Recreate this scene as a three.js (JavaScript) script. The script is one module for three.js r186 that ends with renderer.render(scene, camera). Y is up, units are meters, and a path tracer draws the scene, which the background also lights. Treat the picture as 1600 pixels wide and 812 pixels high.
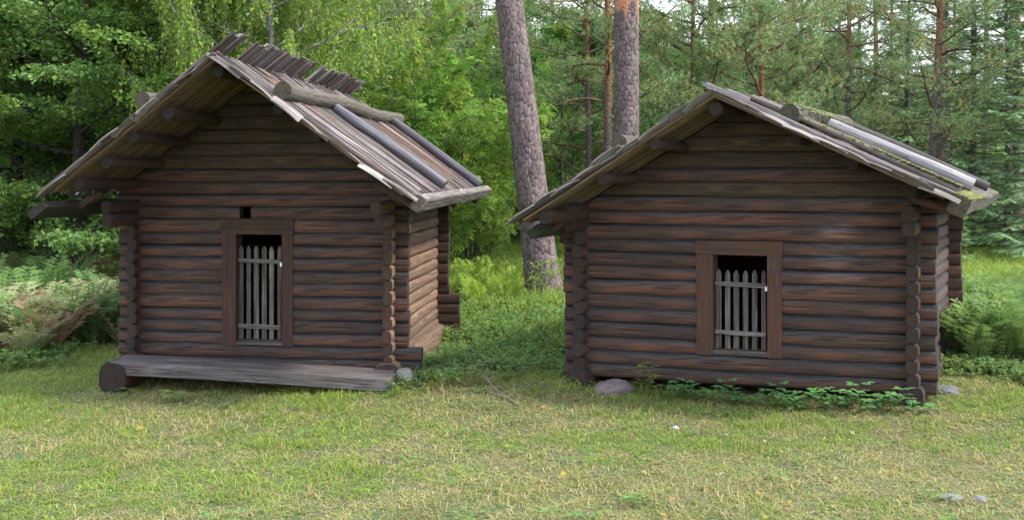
import * as THREE from 'three';
import { mergeGeometries } from 'three/addons/utils/BufferGeometryUtils.js';

// ------------------------------------------------------------------ camera, sky, sun, exposure
const EYE = 2.19;
const scene = new THREE.Scene();
const camera = new THREE.PerspectiveCamera(2 * Math.atan(406 / 1600) * 180 / Math.PI, 1600 / 812, 0.1, 400);
camera.position.set(0, EYE, 0);
camera.setViewOffset(1600, 812, 0, 131, 1600, 812);          // shift lens: horizon above the middle, verticals stay vertical
const renderer = new THREE.WebGLRenderer({ antialias: true });
renderer.toneMapping = THREE.LinearToneMapping;
renderer.toneMappingExposure = 2.4;
renderer.shadowMap.enabled = true;
{
  const W = 256, H = 128, d = new Float32Array(W * H * 4);
  for (let j = 0; j < H; j++) for (let i = 0; i < W; i++) {
    const el = ((j + 0.5) / H - 0.5) * Math.PI, t = Math.max(0, Math.sin(el)), k = (j * W + i) * 4;
    const m = Math.pow(1 - t, 1.6);                           // thin bright overcast, a little bluer overhead
    d[k] = 0.80 + 0.30 * m; d[k + 1] = 0.92 + 0.22 * m; d[k + 2] = 1.12 + 0.10 * m; d[k + 3] = 1;
  }
  const sky = new THREE.DataTexture(d, W, H, THREE.RGBAFormat, THREE.FloatType);
  sky.mapping = THREE.EquirectangularReflectionMapping; sky.magFilter = THREE.LinearFilter; sky.needsUpdate = true;
  scene.background = sky; scene.environment = sky;
}
const sun = new THREE.DirectionalLight(new THREE.Color(1.0, 0.93, 0.82), 2.8);
sun.position.set(30, 34, -1); sun.target.position.set(0, 0, -10);
sun.castShadow = true; sun.shadow.radius = 14;
Object.assign(sun.shadow.camera, { left: -30, right: 30, top: 30, bottom: -30, near: 1, far: 120 });
scene.add(sun, sun.target);

// ------------------------------------------------------------------ helpers
function rng(seed) { let a = seed >>> 0; return () => { a = (a + 0x6D2B79F5) >>> 0; let t = a; t = Math.imul(t ^ (t >>> 15), t | 1); t ^= t + Math.imul(t ^ (t >>> 7), t | 61); return ((t ^ (t >>> 14)) >>> 0) / 4294967296; }; }
const V = (x, y, z) => new THREE.Vector3(x, y, z);
const lerp = (a, b, t) => a + (b - a) * t, clamp = (x, a, b) => Math.max(a, Math.min(b, x));
const smooth = (a, b, x) => { const t = clamp((x - a) / (b - a), 0, 1); return t * t * (3 - 2 * t); };
function hash(i, j, s) { let h = Math.imul(i, 374761393) ^ Math.imul(j, 668265263) ^ Math.imul(s + 11, 1274126177); h = Math.imul(h ^ (h >>> 13), 1274126177); return ((h ^ (h >>> 16)) >>> 0) / 4294967296; }
function vnoise(x, y, px, py, s) {                             // value noise, periodic when px / py are given
  const xi = Math.floor(x), yi = Math.floor(y), fx = x - xi, fy = y - yi, u = fx * fx * (3 - 2 * fx), v = fy * fy * (3 - 2 * fy);
  const w = (n, p) => p ? ((n % p) + p) % p : n, a = w(xi, px), b = w(xi + 1, px), c = w(yi, py), d = w(yi + 1, py);
  return lerp(lerp(hash(a, c, s), hash(b, c, s), u), lerp(hash(a, d, s), hash(b, d, s), u), v);
}
function fbm(x, y, px, py, s, o = 4) { let t = 0, a = 0.5, n = 0; for (let k = 0; k < o; k++) { t += a * vnoise(x, y, px, py, s + k * 7); n += a; a *= 0.5; x *= 2; y *= 2; px *= 2; py *= 2; } return t / n; }
const taken = {};
function numbered(n) { taken[n] = (taken[n] ?? -1) + 1; return taken[n] ? n + '_' + String(taken[n]).padStart(3, '0') : n; }
function tag(o, label, category, group, kind) { o.userData.label = label; if (category) o.userData.category = category; if (group) o.userData.group = group; if (kind) o.userData.kind = kind; return o; }
function shade(m) { m.castShadow = true; m.receiveShadow = true; return m; }
function mesh(name, geo, mat, parent) { const m = shade(new THREE.Mesh(geo, mat)); m.name = parent === scene ? numbered(name) : name; parent.add(m); return m; }
function group(name, parent = scene) { const g = new THREE.Group(); g.name = parent === scene ? numbered(name) : name; parent.add(g); return g; }
function at(px, depth) { return [(px - 800) / 1600 * depth, -depth]; }

// terrain
function ground(x, z) {
  let h = 0.05 * (fbm(x * 0.35 + 50, z * 0.35 + 50, 0, 0, 3, 3) - 0.5) + 0.10 * (fbm(x * 0.1 + 9, z * 0.1 + 9, 0, 0, 5, 2) - 0.5);
  h += 0.10 * smooth(2.2, 5, x) * smooth(-8, -10, z);          // a little higher under the right building's near corner
  h += 0.28 * Math.exp(-((x + 0.6) ** 2 / 1.2 + (z + 10.6) ** 2 / 0.8)) * 0.5;
  h += 0.5 * smooth(-16, -40, z) * 0.6;
  return h;
}

// ------------------------------------------------------------------ textures
function tex(W, H, fn, srgb, rep) {
  const d = new Uint8Array(W * H * 4);
  for (let j = 0; j < H; j++) for (let i = 0; i < W; i++) { const c = fn(i / W, j / H, i, j), k = (j * W + i) * 4; for (let q = 0; q < 3; q++) d[k + q] = clamp(Math.round((srgb ? Math.pow(clamp(c[q], 0, 1), 1 / 2.2) : c[q]) * 255), 0, 255); d[k + 3] = 255; }
  const t = new THREE.DataTexture(d, W, H); t.wrapS = t.wrapT = THREE.RepeatWrapping; t.magFilter = THREE.LinearFilter; t.minFilter = THREE.LinearMipmapLinearFilter; t.generateMipmaps = true;
  if (srgb) t.colorSpace = THREE.SRGBColorSpace; if (rep) t.repeat.set(rep[0], rep[1]); t.needsUpdate = true; return t;
}
const mix3 = (a, b, t) => [lerp(a[0], b[0], t), lerp(a[1], b[1], t), lerp(a[2], b[2], t)];
// wood: u along the grain (texture spans 2.4 m), v across (0.48 m)
function woodField(s) {
  const r = rng(s), knots = [...Array(14)].map(() => [r(), r(), 0.006 + r() * 0.009]), cracks = [...Array(64)].map(() => [r(), r(), 0.02 + r() * r() * 0.34, 0.0010 + r() * 0.0032]);
  return (u, v) => {
    let du = 0, kn = 0;
    for (const [a, b, k] of knots) { let x = u - a; x -= Math.round(x); let y = v - b; y -= Math.round(y); const q = (x * 2.4 / k) ** 2 / 5 + (y * 0.48 / k) ** 2; const e = Math.exp(-q / 4); du += e * 0.05 * Math.sign(y); kn = Math.max(kn, Math.exp(-q)); }
    const w = v + du * 0.25 + 0.008 * (fbm(u * 5, v * 3, 5, 3, s + 3, 2) - 0.5);
    const fine = fbm(u * 14, w * 96, 14, 96, s, 3), mid = fbm(u * 6, w * 26, 6, 26, s + 20, 3), broad = fbm(u * 4, v * 4, 4, 4, s + 40, 4);
    let cr = 0;
    for (const [a, b, l, t] of cracks) { let x = u - a; x -= Math.round(x); if (Math.abs(x) > l) continue; let y = w - b + 0.003 * Math.sin(x * 22 + a * 30); y -= Math.round(y); cr = Math.max(cr, (1 - Math.abs(x) / l) ** 0.4 * smooth(t, t * 0.3, Math.abs(y) * 0.48)); }
    return { fine, mid, broad, kn, cr };
  };
}
function woodTex(s, A, B, C, dark, opt = {}) {
  const f = woodField(s), W = 1024, H = 256, cache = new Map(), g = (u, v, i, j) => { const k = j * W + i; let c = cache.get(k); if (!c) cache.set(k, c = f(u, v)); return c; };
  const map = tex(W, H, (u, v, i, j) => { const q = g(u, v, i, j); let c = mix3(A, B, smooth(opt.lo ?? 0.38, opt.hi ?? 0.62, q.mid * 0.6 + q.broad * 0.4)); c = mix3(c, C, smooth(0.5, 0.75, q.broad * 0.6 + q.fine * 0.4)); const m = 0.62 + 0.76 * q.fine; c = c.map((x) => x * m); c = mix3(c, dark, Math.max(q.cr * 0.9, q.kn * 0.7)); return c; }, true, [1 / 2.4, 1 / 0.48]);
  const bump = tex(W, H, (u, v, i, j) => { const q = g(u, v, i, j), h = clamp(0.35 + 0.5 * q.fine + 0.25 * (q.mid - 0.5) - 0.6 * q.cr + 0.1 * q.kn, 0, 1); return [h, h, h]; }, false, [1 / 2.4, 1 / 0.48]);
  return { map, bump };
}
const ringTex = tex(256, 256, (u, v) => {
  const x = u - 0.5, y = v - 0.5, r = Math.hypot(x, y) * 2, a = Math.atan2(y, x), n = fbm(u * 8, v * 8, 8, 8, 91, 3);
  const ring = 0.5 + 0.5 * Math.sin((r + 0.05 * n) * 70), ck = Math.pow(Math.abs(Math.sin(a * 1.5 + n * 2.5 + 1)), 60) * smooth(0.05, 0.4, r);
  const b = (0.6 + 0.4 * ring) * (0.35 + 1.2 * n) * (1 - 0.55 * ck); return [b, b * 0.96, b * 0.9];
}, true);
function std(o) { return new THREE.MeshStandardMaterial({ roughness: 0.85, metalness: 0, ...o }); }
const wA = woodTex(11, [0.052, 0.019, 0.009], [0.034, 0.017, 0.012], [0.078, 0.028, 0.011], [0.012, 0.009, 0.008]);
// wall logs: v runs once round the log (0 outer face, 0.25 top); grey skin on the upper flank, part weathering, part painted sky sheen, streaking into red-brown wood
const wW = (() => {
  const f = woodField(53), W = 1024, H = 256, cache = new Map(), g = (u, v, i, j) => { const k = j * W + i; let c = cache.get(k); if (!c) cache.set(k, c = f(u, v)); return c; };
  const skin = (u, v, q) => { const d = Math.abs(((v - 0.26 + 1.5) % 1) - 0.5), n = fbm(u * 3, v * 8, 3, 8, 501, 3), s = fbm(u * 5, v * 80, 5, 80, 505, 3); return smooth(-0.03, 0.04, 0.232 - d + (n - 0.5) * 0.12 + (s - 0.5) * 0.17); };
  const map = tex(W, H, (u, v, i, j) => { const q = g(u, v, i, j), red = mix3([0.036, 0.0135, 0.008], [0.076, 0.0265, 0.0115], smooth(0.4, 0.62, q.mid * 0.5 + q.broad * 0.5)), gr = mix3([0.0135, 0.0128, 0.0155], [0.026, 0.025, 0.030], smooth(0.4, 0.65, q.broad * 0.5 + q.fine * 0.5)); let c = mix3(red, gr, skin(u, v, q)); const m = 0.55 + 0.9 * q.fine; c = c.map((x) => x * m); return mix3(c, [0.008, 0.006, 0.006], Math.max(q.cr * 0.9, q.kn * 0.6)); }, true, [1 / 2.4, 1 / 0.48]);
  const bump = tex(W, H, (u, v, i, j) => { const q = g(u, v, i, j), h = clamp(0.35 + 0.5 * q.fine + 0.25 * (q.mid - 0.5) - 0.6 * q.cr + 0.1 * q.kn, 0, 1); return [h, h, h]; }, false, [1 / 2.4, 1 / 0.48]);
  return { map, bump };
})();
const wG = woodTex(23, [0.155, 0.14, 0.137], [0.078, 0.06, 0.05], [0.24, 0.225, 0.225], [0.03, 0.025, 0.022]);
const wB = woodTex(37, [0.10, 0.068, 0.042], [0.07, 0.05, 0.036], [0.13, 0.09, 0.058], [0.02, 0.015, 0.012]);
const wP = woodTex(67, [0.29, 0.28, 0.29], [0.19, 0.175, 0.175], [0.35, 0.34, 0.35], [0.06, 0.055, 0.055]);
const M = {
  pole: std({ map: wP.map, bumpMap: wP.bump, bumpScale: 0.006, vertexColors: true, roughness: 0.8 }),
  log: std({ map: wA.map, bumpMap: wA.bump, bumpScale: 0.006, vertexColors: true, roughness: 0.8 }),
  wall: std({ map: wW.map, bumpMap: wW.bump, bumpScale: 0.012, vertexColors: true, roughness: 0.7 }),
  grey: std({ map: wG.map, bumpMap: wG.bump, bumpScale: 0.010, vertexColors: true, roughness: 0.88 }),
  tan: std({ map: wB.map, bumpMap: wB.bump, bumpScale: 0.005, vertexColors: true, roughness: 0.88 }),
  end: std({ map: ringTex, vertexColors: true, roughness: 0.9, color: new THREE.Color().setRGB(0.032, 0.020, 0.015) }),
  endGrey: std({ map: ringTex, vertexColors: true, roughness: 0.9, color: new THREE.Color().setRGB(0.11, 0.095, 0.085) }),
  plain: std({ vertexColors: true, roughness: 0.9 }),
  leaf: new THREE.MeshPhysicalMaterial({ vertexColors: true, roughness: 0.95, transmission: 0.5, thickness: 0, specularIntensity: 0.3 }),
  needle: std({ vertexColors: true, roughness: 0.7 }),
  metal: std({ color: new THREE.Color().setRGB(0.62, 0.64, 0.66), roughness: 0.4, metalness: 0.6 }),
};

// ------------------------------------------------------------------ geometry: sweeps (logs, boards, trunks)
// frames: [{p, s, u, a, b}] centre, side and up vectors, half sizes; prof: points on a unit outline
function sweep(frames, prof, { soft = true, col = [1, 1, 1], uo = 0, vo = 0, caps = true, capScale = 1, round = 0, jit = null, warp = null, colFn = null } = {}) {
  const pos = [], uv = [], cl = [], idx = [], n = prof.length, nr = frames.length;
  let len = 0; const L = frames.map((f, i) => { if (i) len += f.p.distanceTo(frames[i - 1].p); return len; });
  let per = 0; const arc = [0]; for (let k = 0; k < n; k++) { const a = prof[k], b = prof[(k + 1) % n]; per += Math.hypot((a[0] - b[0]) * frames[0].a, (a[1] - b[1]) * frames[0].b); arc.push(per); }
  if (round) { for (let k = 0; k <= n; k++) arc[k] = (k + 0.5) / n * round; vo = 0; }
  const put = (f, q0, i, v, kk = 0) => { const jj = jit ? jit(L[i], kk % n) : 1, q = [q0[0] * jj, q0[1] * jj], p = f.p.clone().addScaledVector(f.s, q[0] * f.a).addScaledVector(f.u, q[1] * f.b); pos.push(p.x, p.y, p.z); uv.push(uo + L[i], vo + v); const c = colFn ? colFn(L[i], q, p) : col; cl.push(c[0], c[1], c[2]); };
  if (soft) {
    for (let i = 0; i < nr; i++) for (let k = 0; k <= n; k++) put(frames[i], prof[k % n], i, arc[k], k);
    for (let i = 0; i < nr - 1; i++) for (let k = 0; k < n; k++) { const a = i * (n + 1) + k, b = a + n + 1; idx.push(a, a + 1, b, a + 1, b + 1, b); }
  } else {
    for (let k = 0; k < n; k++) { const o = pos.length / 3; for (let i = 0; i < nr; i++) { put(frames[i], prof[k], i, arc[k], k); put(frames[i], prof[(k + 1) % n], i, arc[k + 1], k + 1); } for (let i = 0; i < nr - 1; i++) { const a = o + i * 2; idx.push(a, a + 1, a + 2, a + 1, a + 3, a + 2); } }
  }
  const sides = idx.length;
  if (caps) for (const [i, flip] of [[0, 0], [nr - 1, 1]]) {
    const f = frames[i], o = pos.length / 3, c = colFn ? colFn(L[i], [0, 0], f.p) : col;
    pos.push(f.p.x, f.p.y, f.p.z); uv.push(0.5, 0.5); cl.push(...c);
    for (let kq = 0; kq < n; kq++) { const jj = jit ? jit(L[i], kq) : 1, q = [prof[kq][0] * jj, prof[kq][1] * jj], p = f.p.clone().addScaledVector(f.s, q[0] * f.a).addScaledVector(f.u, q[1] * f.b); pos.push(p.x, p.y, p.z); uv.push(0.5 + q[0] * 0.47 * capScale, 0.5 + q[1] * 0.47 * capScale); cl.push(...c); }
    for (let k = 0; k < n; k++) flip ? idx.push(o, o + 1 + k, o + 1 + (k + 1) % n) : idx.push(o, o + 1 + (k + 1) % n, o + 1 + k);
  }
  if (warp) for (let k = 0; k < pos.length; k += 3) { const p = warp(pos[k], pos[k + 1], pos[k + 2]); pos[k] = p[0]; pos[k + 1] = p[1]; pos[k + 2] = p[2]; }
  const g = new THREE.BufferGeometry();
  g.setAttribute('position', new THREE.Float32BufferAttribute(pos, 3)); g.setAttribute('uv', new THREE.Float32BufferAttribute(uv, 2)); g.setAttribute('color', new THREE.Float32BufferAttribute(cl, 3));
  g.setIndex(idx); g.computeVertexNormals();
  if (soft) { const N = g.attributes.normal; for (let i = 0; i < nr; i++) { const a = i * (n + 1), b = a + n, q = V(N.getX(a) + N.getX(b), N.getY(a) + N.getY(b), N.getZ(a) + N.getZ(b)).normalize(); N.setXYZ(a, q.x, q.y, q.z); N.setXYZ(b, q.x, q.y, q.z); } }
  g.addGroup(0, sides, 0); if (caps) g.addGroup(sides, idx.length - sides, 1);
  return g;
}
function outline(n, e) { return [...Array(n)].map((_, k) => { const t = (k + 0.5) / n * 2 * Math.PI, c = Math.cos(t), s = Math.sin(t); return [Math.sign(c) * Math.abs(c) ** (2 / e), Math.sign(s) * Math.abs(s) ** (2 / e)]; }); }
const ROUND = outline(14, 2), WALL = outline(22, 3.7), SIDE = outline(12, 2.9), HEWN = outline(12, 3.4), BOX = [[1, -1], [1, 1], [-1, 1], [-1, -1]];
const UP = V(0, 1, 0);
function frame(d, up = UP) { const s = new THREE.Vector3().crossVectors(d, up); if (s.lengthSq() < 1e-6) s.set(1, 0, 0); s.normalize(); const u = new THREE.Vector3().crossVectors(s, d).normalize(); return { s, u }; }
// a timber between two points; half width ra, half height rb at the start, times taper at the end
function timber(r, A, B, ra, rb, o = {}) {
  const d = B.clone().sub(A), len = d.length(); d.normalize(); const { s, u } = frame(d, o.up), n = o.seg ?? Math.max(2, Math.ceil(len / 0.22)), f = [], ph = r() * 9, w = o.wob ?? 0.006, tp = o.taper ?? 1, sd = r() * 100;
  for (let i = 0; i <= n; i++) {
    const t = i / n, x = t * len, k = lerp(1, tp, t) * (1 + (o.rough ?? 0.04) * (vnoise(x * 3 + sd, 1.5, 0, 0, 4) - 0.5) * 2); let e = 1;
    if (o.hewn) e = (x < o.hewn[0] || x > len - o.hewn[1]) ? 0.93 : 1;
    const p = A.clone().addScaledVector(d, x).addScaledVector(s, w * Math.sin(x * 2.1 + ph)).addScaledVector(u, w * 0.7 * Math.sin(x * 1.7 + ph * 2) + (o.bow ?? 0) * Math.sin(Math.PI * t));
    f.push({ p, s, u, a: ra * k * e, b: rb * k * (e < 1 ? 0.97 : 1) });
  }
  const tone = o.tone ?? [1, 1, 1], v = (o.vary ?? 0.22), q = 1 + (r() - 0.5) * v * 2, c = tone.map((x) => x * q * (1 + (r() - 0.5) * 0.08));
  return sweep(f, o.prof ?? ROUND, { soft: o.soft ?? true, col: c, uo: r() * 9, vo: r() * 5, round: o.round, jit: o.jit ? (l, k) => 1 + o.jit * (vnoise(l * 3.1 + sd, k * 0.7 + sd, 0, 0, 31) - 0.5) * 2 : null, warp: o.warp, colFn: o.colFn ? (l, qq, p) => o.colFn(l, c, p) : null, caps: true });
}

// ------------------------------------------------------------------ ground sheet
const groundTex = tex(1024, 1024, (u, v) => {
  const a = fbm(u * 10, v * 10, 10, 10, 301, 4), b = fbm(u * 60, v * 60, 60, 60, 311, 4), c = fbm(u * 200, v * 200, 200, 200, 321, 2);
  let q = mix3([0.045, 0.07, 0.014], [0.10, 0.09, 0.034], smooth(0.4, 0.62, a * 0.5 + b * 0.5)); q = mix3(q, [0.06, 0.05, 0.035], smooth(0.55, 0.75, c * 0.6 + b * 0.4) * 0.7); return q.map((x) => x * (0.6 + 0.8 * c));  // dark on purpose: shade between the grass blades is painted into this colour
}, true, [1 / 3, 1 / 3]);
{
  const xs = [], zs = []; for (let x = -90; x <= 90.01; x += Math.abs(x) < 9 ? 0.2 : Math.abs(x) < 30 ? 1 : 5) xs.push(x);
  for (let z = 60; z >= -160; z -= z < 0 && z > -22 ? 0.2 : z > -60 ? 1.5 : 6) zs.push(z);
  const pos = [], uv = [], idx = [], n = xs.length;
  for (const z of zs) for (const x of xs) { pos.push(x, ground(x, z), z); uv.push(x, z); }
  for (let j = 0; j < zs.length - 1; j++) for (let i = 0; i < n - 1; i++) { const a = j * n + i; idx.push(a, a + 1, a + n, a + 1, a + n + 1, a + n); }
  const g = new THREE.BufferGeometry(); g.setAttribute('position', new THREE.Float32BufferAttribute(pos, 3)); g.setAttribute('uv', new THREE.Float32BufferAttribute(uv, 2)); g.setIndex(idx); g.computeVertexNormals();
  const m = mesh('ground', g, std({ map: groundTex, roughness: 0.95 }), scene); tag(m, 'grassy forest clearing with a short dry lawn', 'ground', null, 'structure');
}

// ------------------------------------------------------------------ log cabins
const BOARD = BOX;
function cabin(c) {
  const r = rng(c.seed), G = group('log_cabin'); G.position.set(c.x, 0, c.z); G.rotation.y = -c.turn;
  const sk = c.skew, sn = Math.sin(sk), cs = Math.cos(sk), warp = (x, y, z) => [x - z * sn, y, z * cs];
  const T = (name, parent, A, B, ra, rb, mats, o = {}) => mesh(name, timber(r, V(...A), V(...B), ra, rb, { warp, ...o }), mats, parent);
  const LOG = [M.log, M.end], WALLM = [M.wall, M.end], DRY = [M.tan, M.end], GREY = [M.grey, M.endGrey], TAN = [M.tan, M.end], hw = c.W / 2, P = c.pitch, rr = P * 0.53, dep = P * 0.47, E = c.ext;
  const cutW = (x, y, z) => warp(clamp(x, -Math.max(0.02, (c.ridge - 0.02 - y) / c.slopeL), Math.max(0.02, (c.ridge - 0.02 - y) / c.slopeR)), y, z);   // gable logs are sawn off along the roof
  const roofY = (x) => x < 0 ? c.ridge + c.slopeL * x : c.ridge - c.slopeR * x;      // top of the roof's bearing plane
  // row heights
  const rows = []; let y = c.base;
  { const n = Math.round((c.door.top - c.base) / P), k = [...Array(n)].map(() => 0.9 + r() * 0.2), t = k.reduce((p, q) => p + q, 0); for (const q of k) { const h = (c.door.top - c.base) * q / t; rows.push([y, h]); y += h; } }   // courses that end level with the lintel
  while (y < c.ridge - 0.1) { const h = P * (0.92 + r() * 0.16); rows.push([y, h]); y += h; }
  const fw = group('front_wall', G), gb = group('gable', G), sl = group('side_wall', G), sr = group('side_wall', G), bw = group('rear_wall', G), bg = group('gable', G);
  const redTone = () => { const k = r(); return [lerp(0.8, 1.2, k), lerp(0.85, 1.15, k), lerp(0.9, 1.1, k)]; };
  rows.forEach(([y0, h], i) => {
    const yc = y0 + h / 2, hh = h * 0.53, sill = i === 0, tone = redTone(yc);
    const limL = (c.ridge - yc + h * 0.4) / c.slopeL, limR = (c.ridge - yc + h * 0.4) / c.slopeR;
    const box = yc < c.eaveBox, x0 = box ? -hw - E * (0.94 + r() * 0.12) : -Math.min(limL, hw + E), x1 = box ? hw + E * (0.94 + r() * 0.12) + (i < 2 ? c.foot ?? 0 : 0) : Math.min(limR, hw + E);
    if (x1 - x0 < 0.3) return;
    const d = dep * (0.95 + r() * 0.12), lx0 = Math.max(x0, -Math.max(0.1, limL)), lx1 = Math.min(x1, Math.max(0.1, limR));
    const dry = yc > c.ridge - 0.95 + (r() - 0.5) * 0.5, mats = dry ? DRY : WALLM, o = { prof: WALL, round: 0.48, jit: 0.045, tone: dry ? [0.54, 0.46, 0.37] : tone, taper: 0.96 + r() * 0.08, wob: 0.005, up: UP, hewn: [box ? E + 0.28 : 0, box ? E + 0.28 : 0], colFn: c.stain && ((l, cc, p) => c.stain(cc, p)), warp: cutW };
    const par = box ? fw : gb, parts = [];
    const D = c.door, inDoor = y0 + h * 0.5 > D.y0 - 0.02 && y0 + h * 0.5 < D.top, vent = c.vent && yc > c.vent[2] && yc < c.vent[3];
    if (inDoor) parts.push([lx0, D.jl + 0.02], [D.jr - 0.02, lx1]); else if (vent) parts.push([lx0, c.vent[0]], [c.vent[1], lx1]); else parts.push([lx0, lx1]);
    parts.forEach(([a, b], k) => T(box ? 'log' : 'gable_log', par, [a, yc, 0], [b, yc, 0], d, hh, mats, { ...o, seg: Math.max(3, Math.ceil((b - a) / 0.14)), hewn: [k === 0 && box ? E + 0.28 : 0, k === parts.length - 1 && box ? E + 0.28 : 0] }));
    T(box ? 'log' : 'gable_log', box ? bw : bg, [lx0, yc, -c.D], [lx1 + (i === 2 || i === 3 ? c.foot ?? 0 : 0), yc, -c.D], d, hh, LOG, { prof: WALL, tone, seg: 20, warp: cutW });
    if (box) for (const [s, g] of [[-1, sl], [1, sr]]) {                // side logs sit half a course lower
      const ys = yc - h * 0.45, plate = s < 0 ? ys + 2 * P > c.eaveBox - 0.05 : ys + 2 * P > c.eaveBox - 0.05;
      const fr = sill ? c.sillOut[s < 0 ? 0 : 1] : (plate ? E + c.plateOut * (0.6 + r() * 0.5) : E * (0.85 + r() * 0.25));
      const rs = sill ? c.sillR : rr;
      T(sill ? 'sill_log' : 'log', g, [s * hw, sill ? ys + c.sillUp : ys, fr], [s * hw, sill ? ys + c.sillUp : ys, -c.D - E * (0.9 + r() * 0.2) - (i === 1 ? 0.1 : 0)], sill ? rs * 0.95 : dep * 0.86, sill ? rs : h * 0.505, s > 0 && c.sunPaintedSide ? [M.tan, M.end] : WALLM, { prof: sill ? HEWN : SIDE, soft: sill, jit: sill ? 0.1 : 0.05, rough: 0.06, round: s > 0 && c.sunPaintedSide ? 0 : 0.48, tone: s > 0 && c.sunPaintedSide ? [1.65, 1.4, 1.36] : [1, 1, 1], taper: 0.95 + r() * 0.08, hewn: [E + 0.2, E + 0.2] });  // right-hand wall: light from the right is painted in as a paler tone
    }
  });
  // floor inside, so that the doorway looks into a dark room
  mesh('floor', new THREE.BoxGeometry(c.W - 0.1, 0.05, c.D - 0.1).translate(0, c.door.y0 - 0.06, -c.D / 2).applyMatrix4(new THREE.Matrix4().set(1, 0, -sn, 0, 0, 1, 0, 0, 0, 0, cs, 0, 0, 0, 0, 1)), std({ color: new THREE.Color().setRGB(0.03, 0.022, 0.017) }), G);
  // door frame
  { const D = c.door, df = group('door_frame', G), zf = dep + 0.012, tone = c.frameTone, o = { prof: BOX, soft: false, tone, wob: 0.002, rough: 0.02, vary: 0.08, up: V(0, 0, 1) };
    const jw = D.jl, bd = 0.09;
    T('jamb', df, [(D.jl + D.x0) / 2, D.y0 - 0.05, zf - bd], [(D.jl + D.x0) / 2, D.y1 + (D.mitre ? 0.02 : 0), zf - bd], (D.x0 - D.jl) / 2, bd, LOG, o);
    T('jamb', df, [(D.jr + D.x1) / 2, D.y0 - 0.05, zf - bd], [(D.jr + D.x1) / 2, D.y1 + (D.mitre ? 0.02 : 0), zf - bd], (D.jr - D.x1) / 2, bd, LOG, o);
    T('lintel', df, [D.jl - 0.012, (D.y1 + D.top) / 2 + 0.004, zf - bd + 0.006], [D.jr + 0.012, (D.y1 + D.top) / 2 + 0.004, zf - bd + 0.006], bd + 0.004, (D.top - D.y1) / 2, LOG, { ...o, up: UP });
    T('threshold', df, [D.x0 + 0.003, D.y0 - 0.02, zf - 0.12], [D.x1 - 0.003, D.y0 - 0.02, zf - 0.12], 0.12, 0.022, GREY, { ...o, up: UP, tone: [0.55, 0.5, 0.48] });
    const gt = group('picket_gate', G), n = 6, gx0 = D.x0 + 0.012, gx1 = D.x1 - 0.03, pw = 0.022, zg = zf - 0.085;
    for (let k = 0; k < n; k++) {
      const x = lerp(gx0 + pw, gx1 - pw, k / (n - 1)) + (r() - 0.5) * 0.006, t = D.pick + (r() - 0.5) * 0.012, b = D.y0 + 0.012, w = pw * (0.9 + r() * 0.2);
      const s = new THREE.Shape(); s.moveTo(-w, 0); s.lineTo(w, 0); s.lineTo(w * 0.96, t - b - 0.04); s.lineTo(w * 0.25, t - b); s.lineTo(-w * 0.25, t - b); s.lineTo(-w, t - b - 0.04);
      const g = new THREE.ExtrudeGeometry(s, { depth: 0.014, bevelEnabled: true, bevelSize: 0.0025, bevelThickness: 0.0025, bevelSegments: 1 });
      const P2 = g.attributes.position, U = g.attributes.uv, cc = 0.4 + r() * 0.45, col = new Float32Array(P2.count * 3); const u0 = r() * 5, v0 = r() * 3;
      for (let q = 0; q < P2.count; q++) { U.setXY(q, u0 + P2.getY(q), v0 + P2.getX(q)); col.set([cc, cc * 0.94, cc * 0.86], q * 3); const p = warp(P2.getX(q) + x, P2.getY(q) + b, P2.getZ(q) + zg); P2.setXYZ(q, ...p); }
      g.setAttribute('color', new THREE.BufferAttribute(col, 3)); g.computeVertexNormals(); mesh('picket', g, M.grey, gt);
    }
    for (const yy of D.rails) T('rail', gt, [gx0 - 0.004, yy + 0.006, zg + 0.03], [gx1 + 0.004, yy - 0.004, zg + 0.03], 0.012, 0.021, GREY, { ...o, up: UP, tone: [0.8, 0.77, 0.76], vary: 0.1 });
    const lk = [new THREE.BoxGeometry(0.024, 0.036, 0.014).translate(0, -0.022, 0), new THREE.TorusGeometry(0.011, 0.0032, 6, 12, Math.PI).translate(0, -0.004, 0)];
    const lg = mergeGeometries(lk.map((g) => { const h = g.toNonIndexed(); return h; })); { const p = lg.attributes.position; for (let q = 0; q < p.count; q++) p.setXYZ(q, ...warp(p.getX(q) + gx1 + 0.012, p.getY(q) + D.rails[0] - 0.012, p.getZ(q) + zg + 0.056)); } lg.computeVertexNormals();
    tag(mesh('padlock', lg, M.metal, gt), 'small pale metal padlock on the gate rail');
  }
  // roof -----------------------------------------------------------
  const rf = group('roof', G), zF = c.zF, zB = c.zB, und = 0.0;
  const slope = (s) => s < 0 ? c.slopeL : c.slopeR, foot = (s) => s < 0 ? c.footL : c.footR;
  for (const [x, rad0] of c.purlins) { const rad = rad0 * 0.86; const yy = (x === 0 ? c.ridge : roofY(x)) - rad * 1.35 - 0.012, zf = zF - (x > 0.1 ? 0.4 : 0.06) - r() * 0.12; T('purlin', rf, [x, yy, zf], [x, yy, zB + 0.1 + r() * 0.1], rad, rad * 0.95, [M.log, M.end], { taper: 0.92 + r() * 0.1, tone: [0.9, 0.95, 1.0] }); }
  const lay = (s, x, lift) => { const k = slope(s), n = V(s * k, 1, 0).normalize(); return V(s * x, c.ridge - k * x, 0).addScaledVector(n, lift); };
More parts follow.
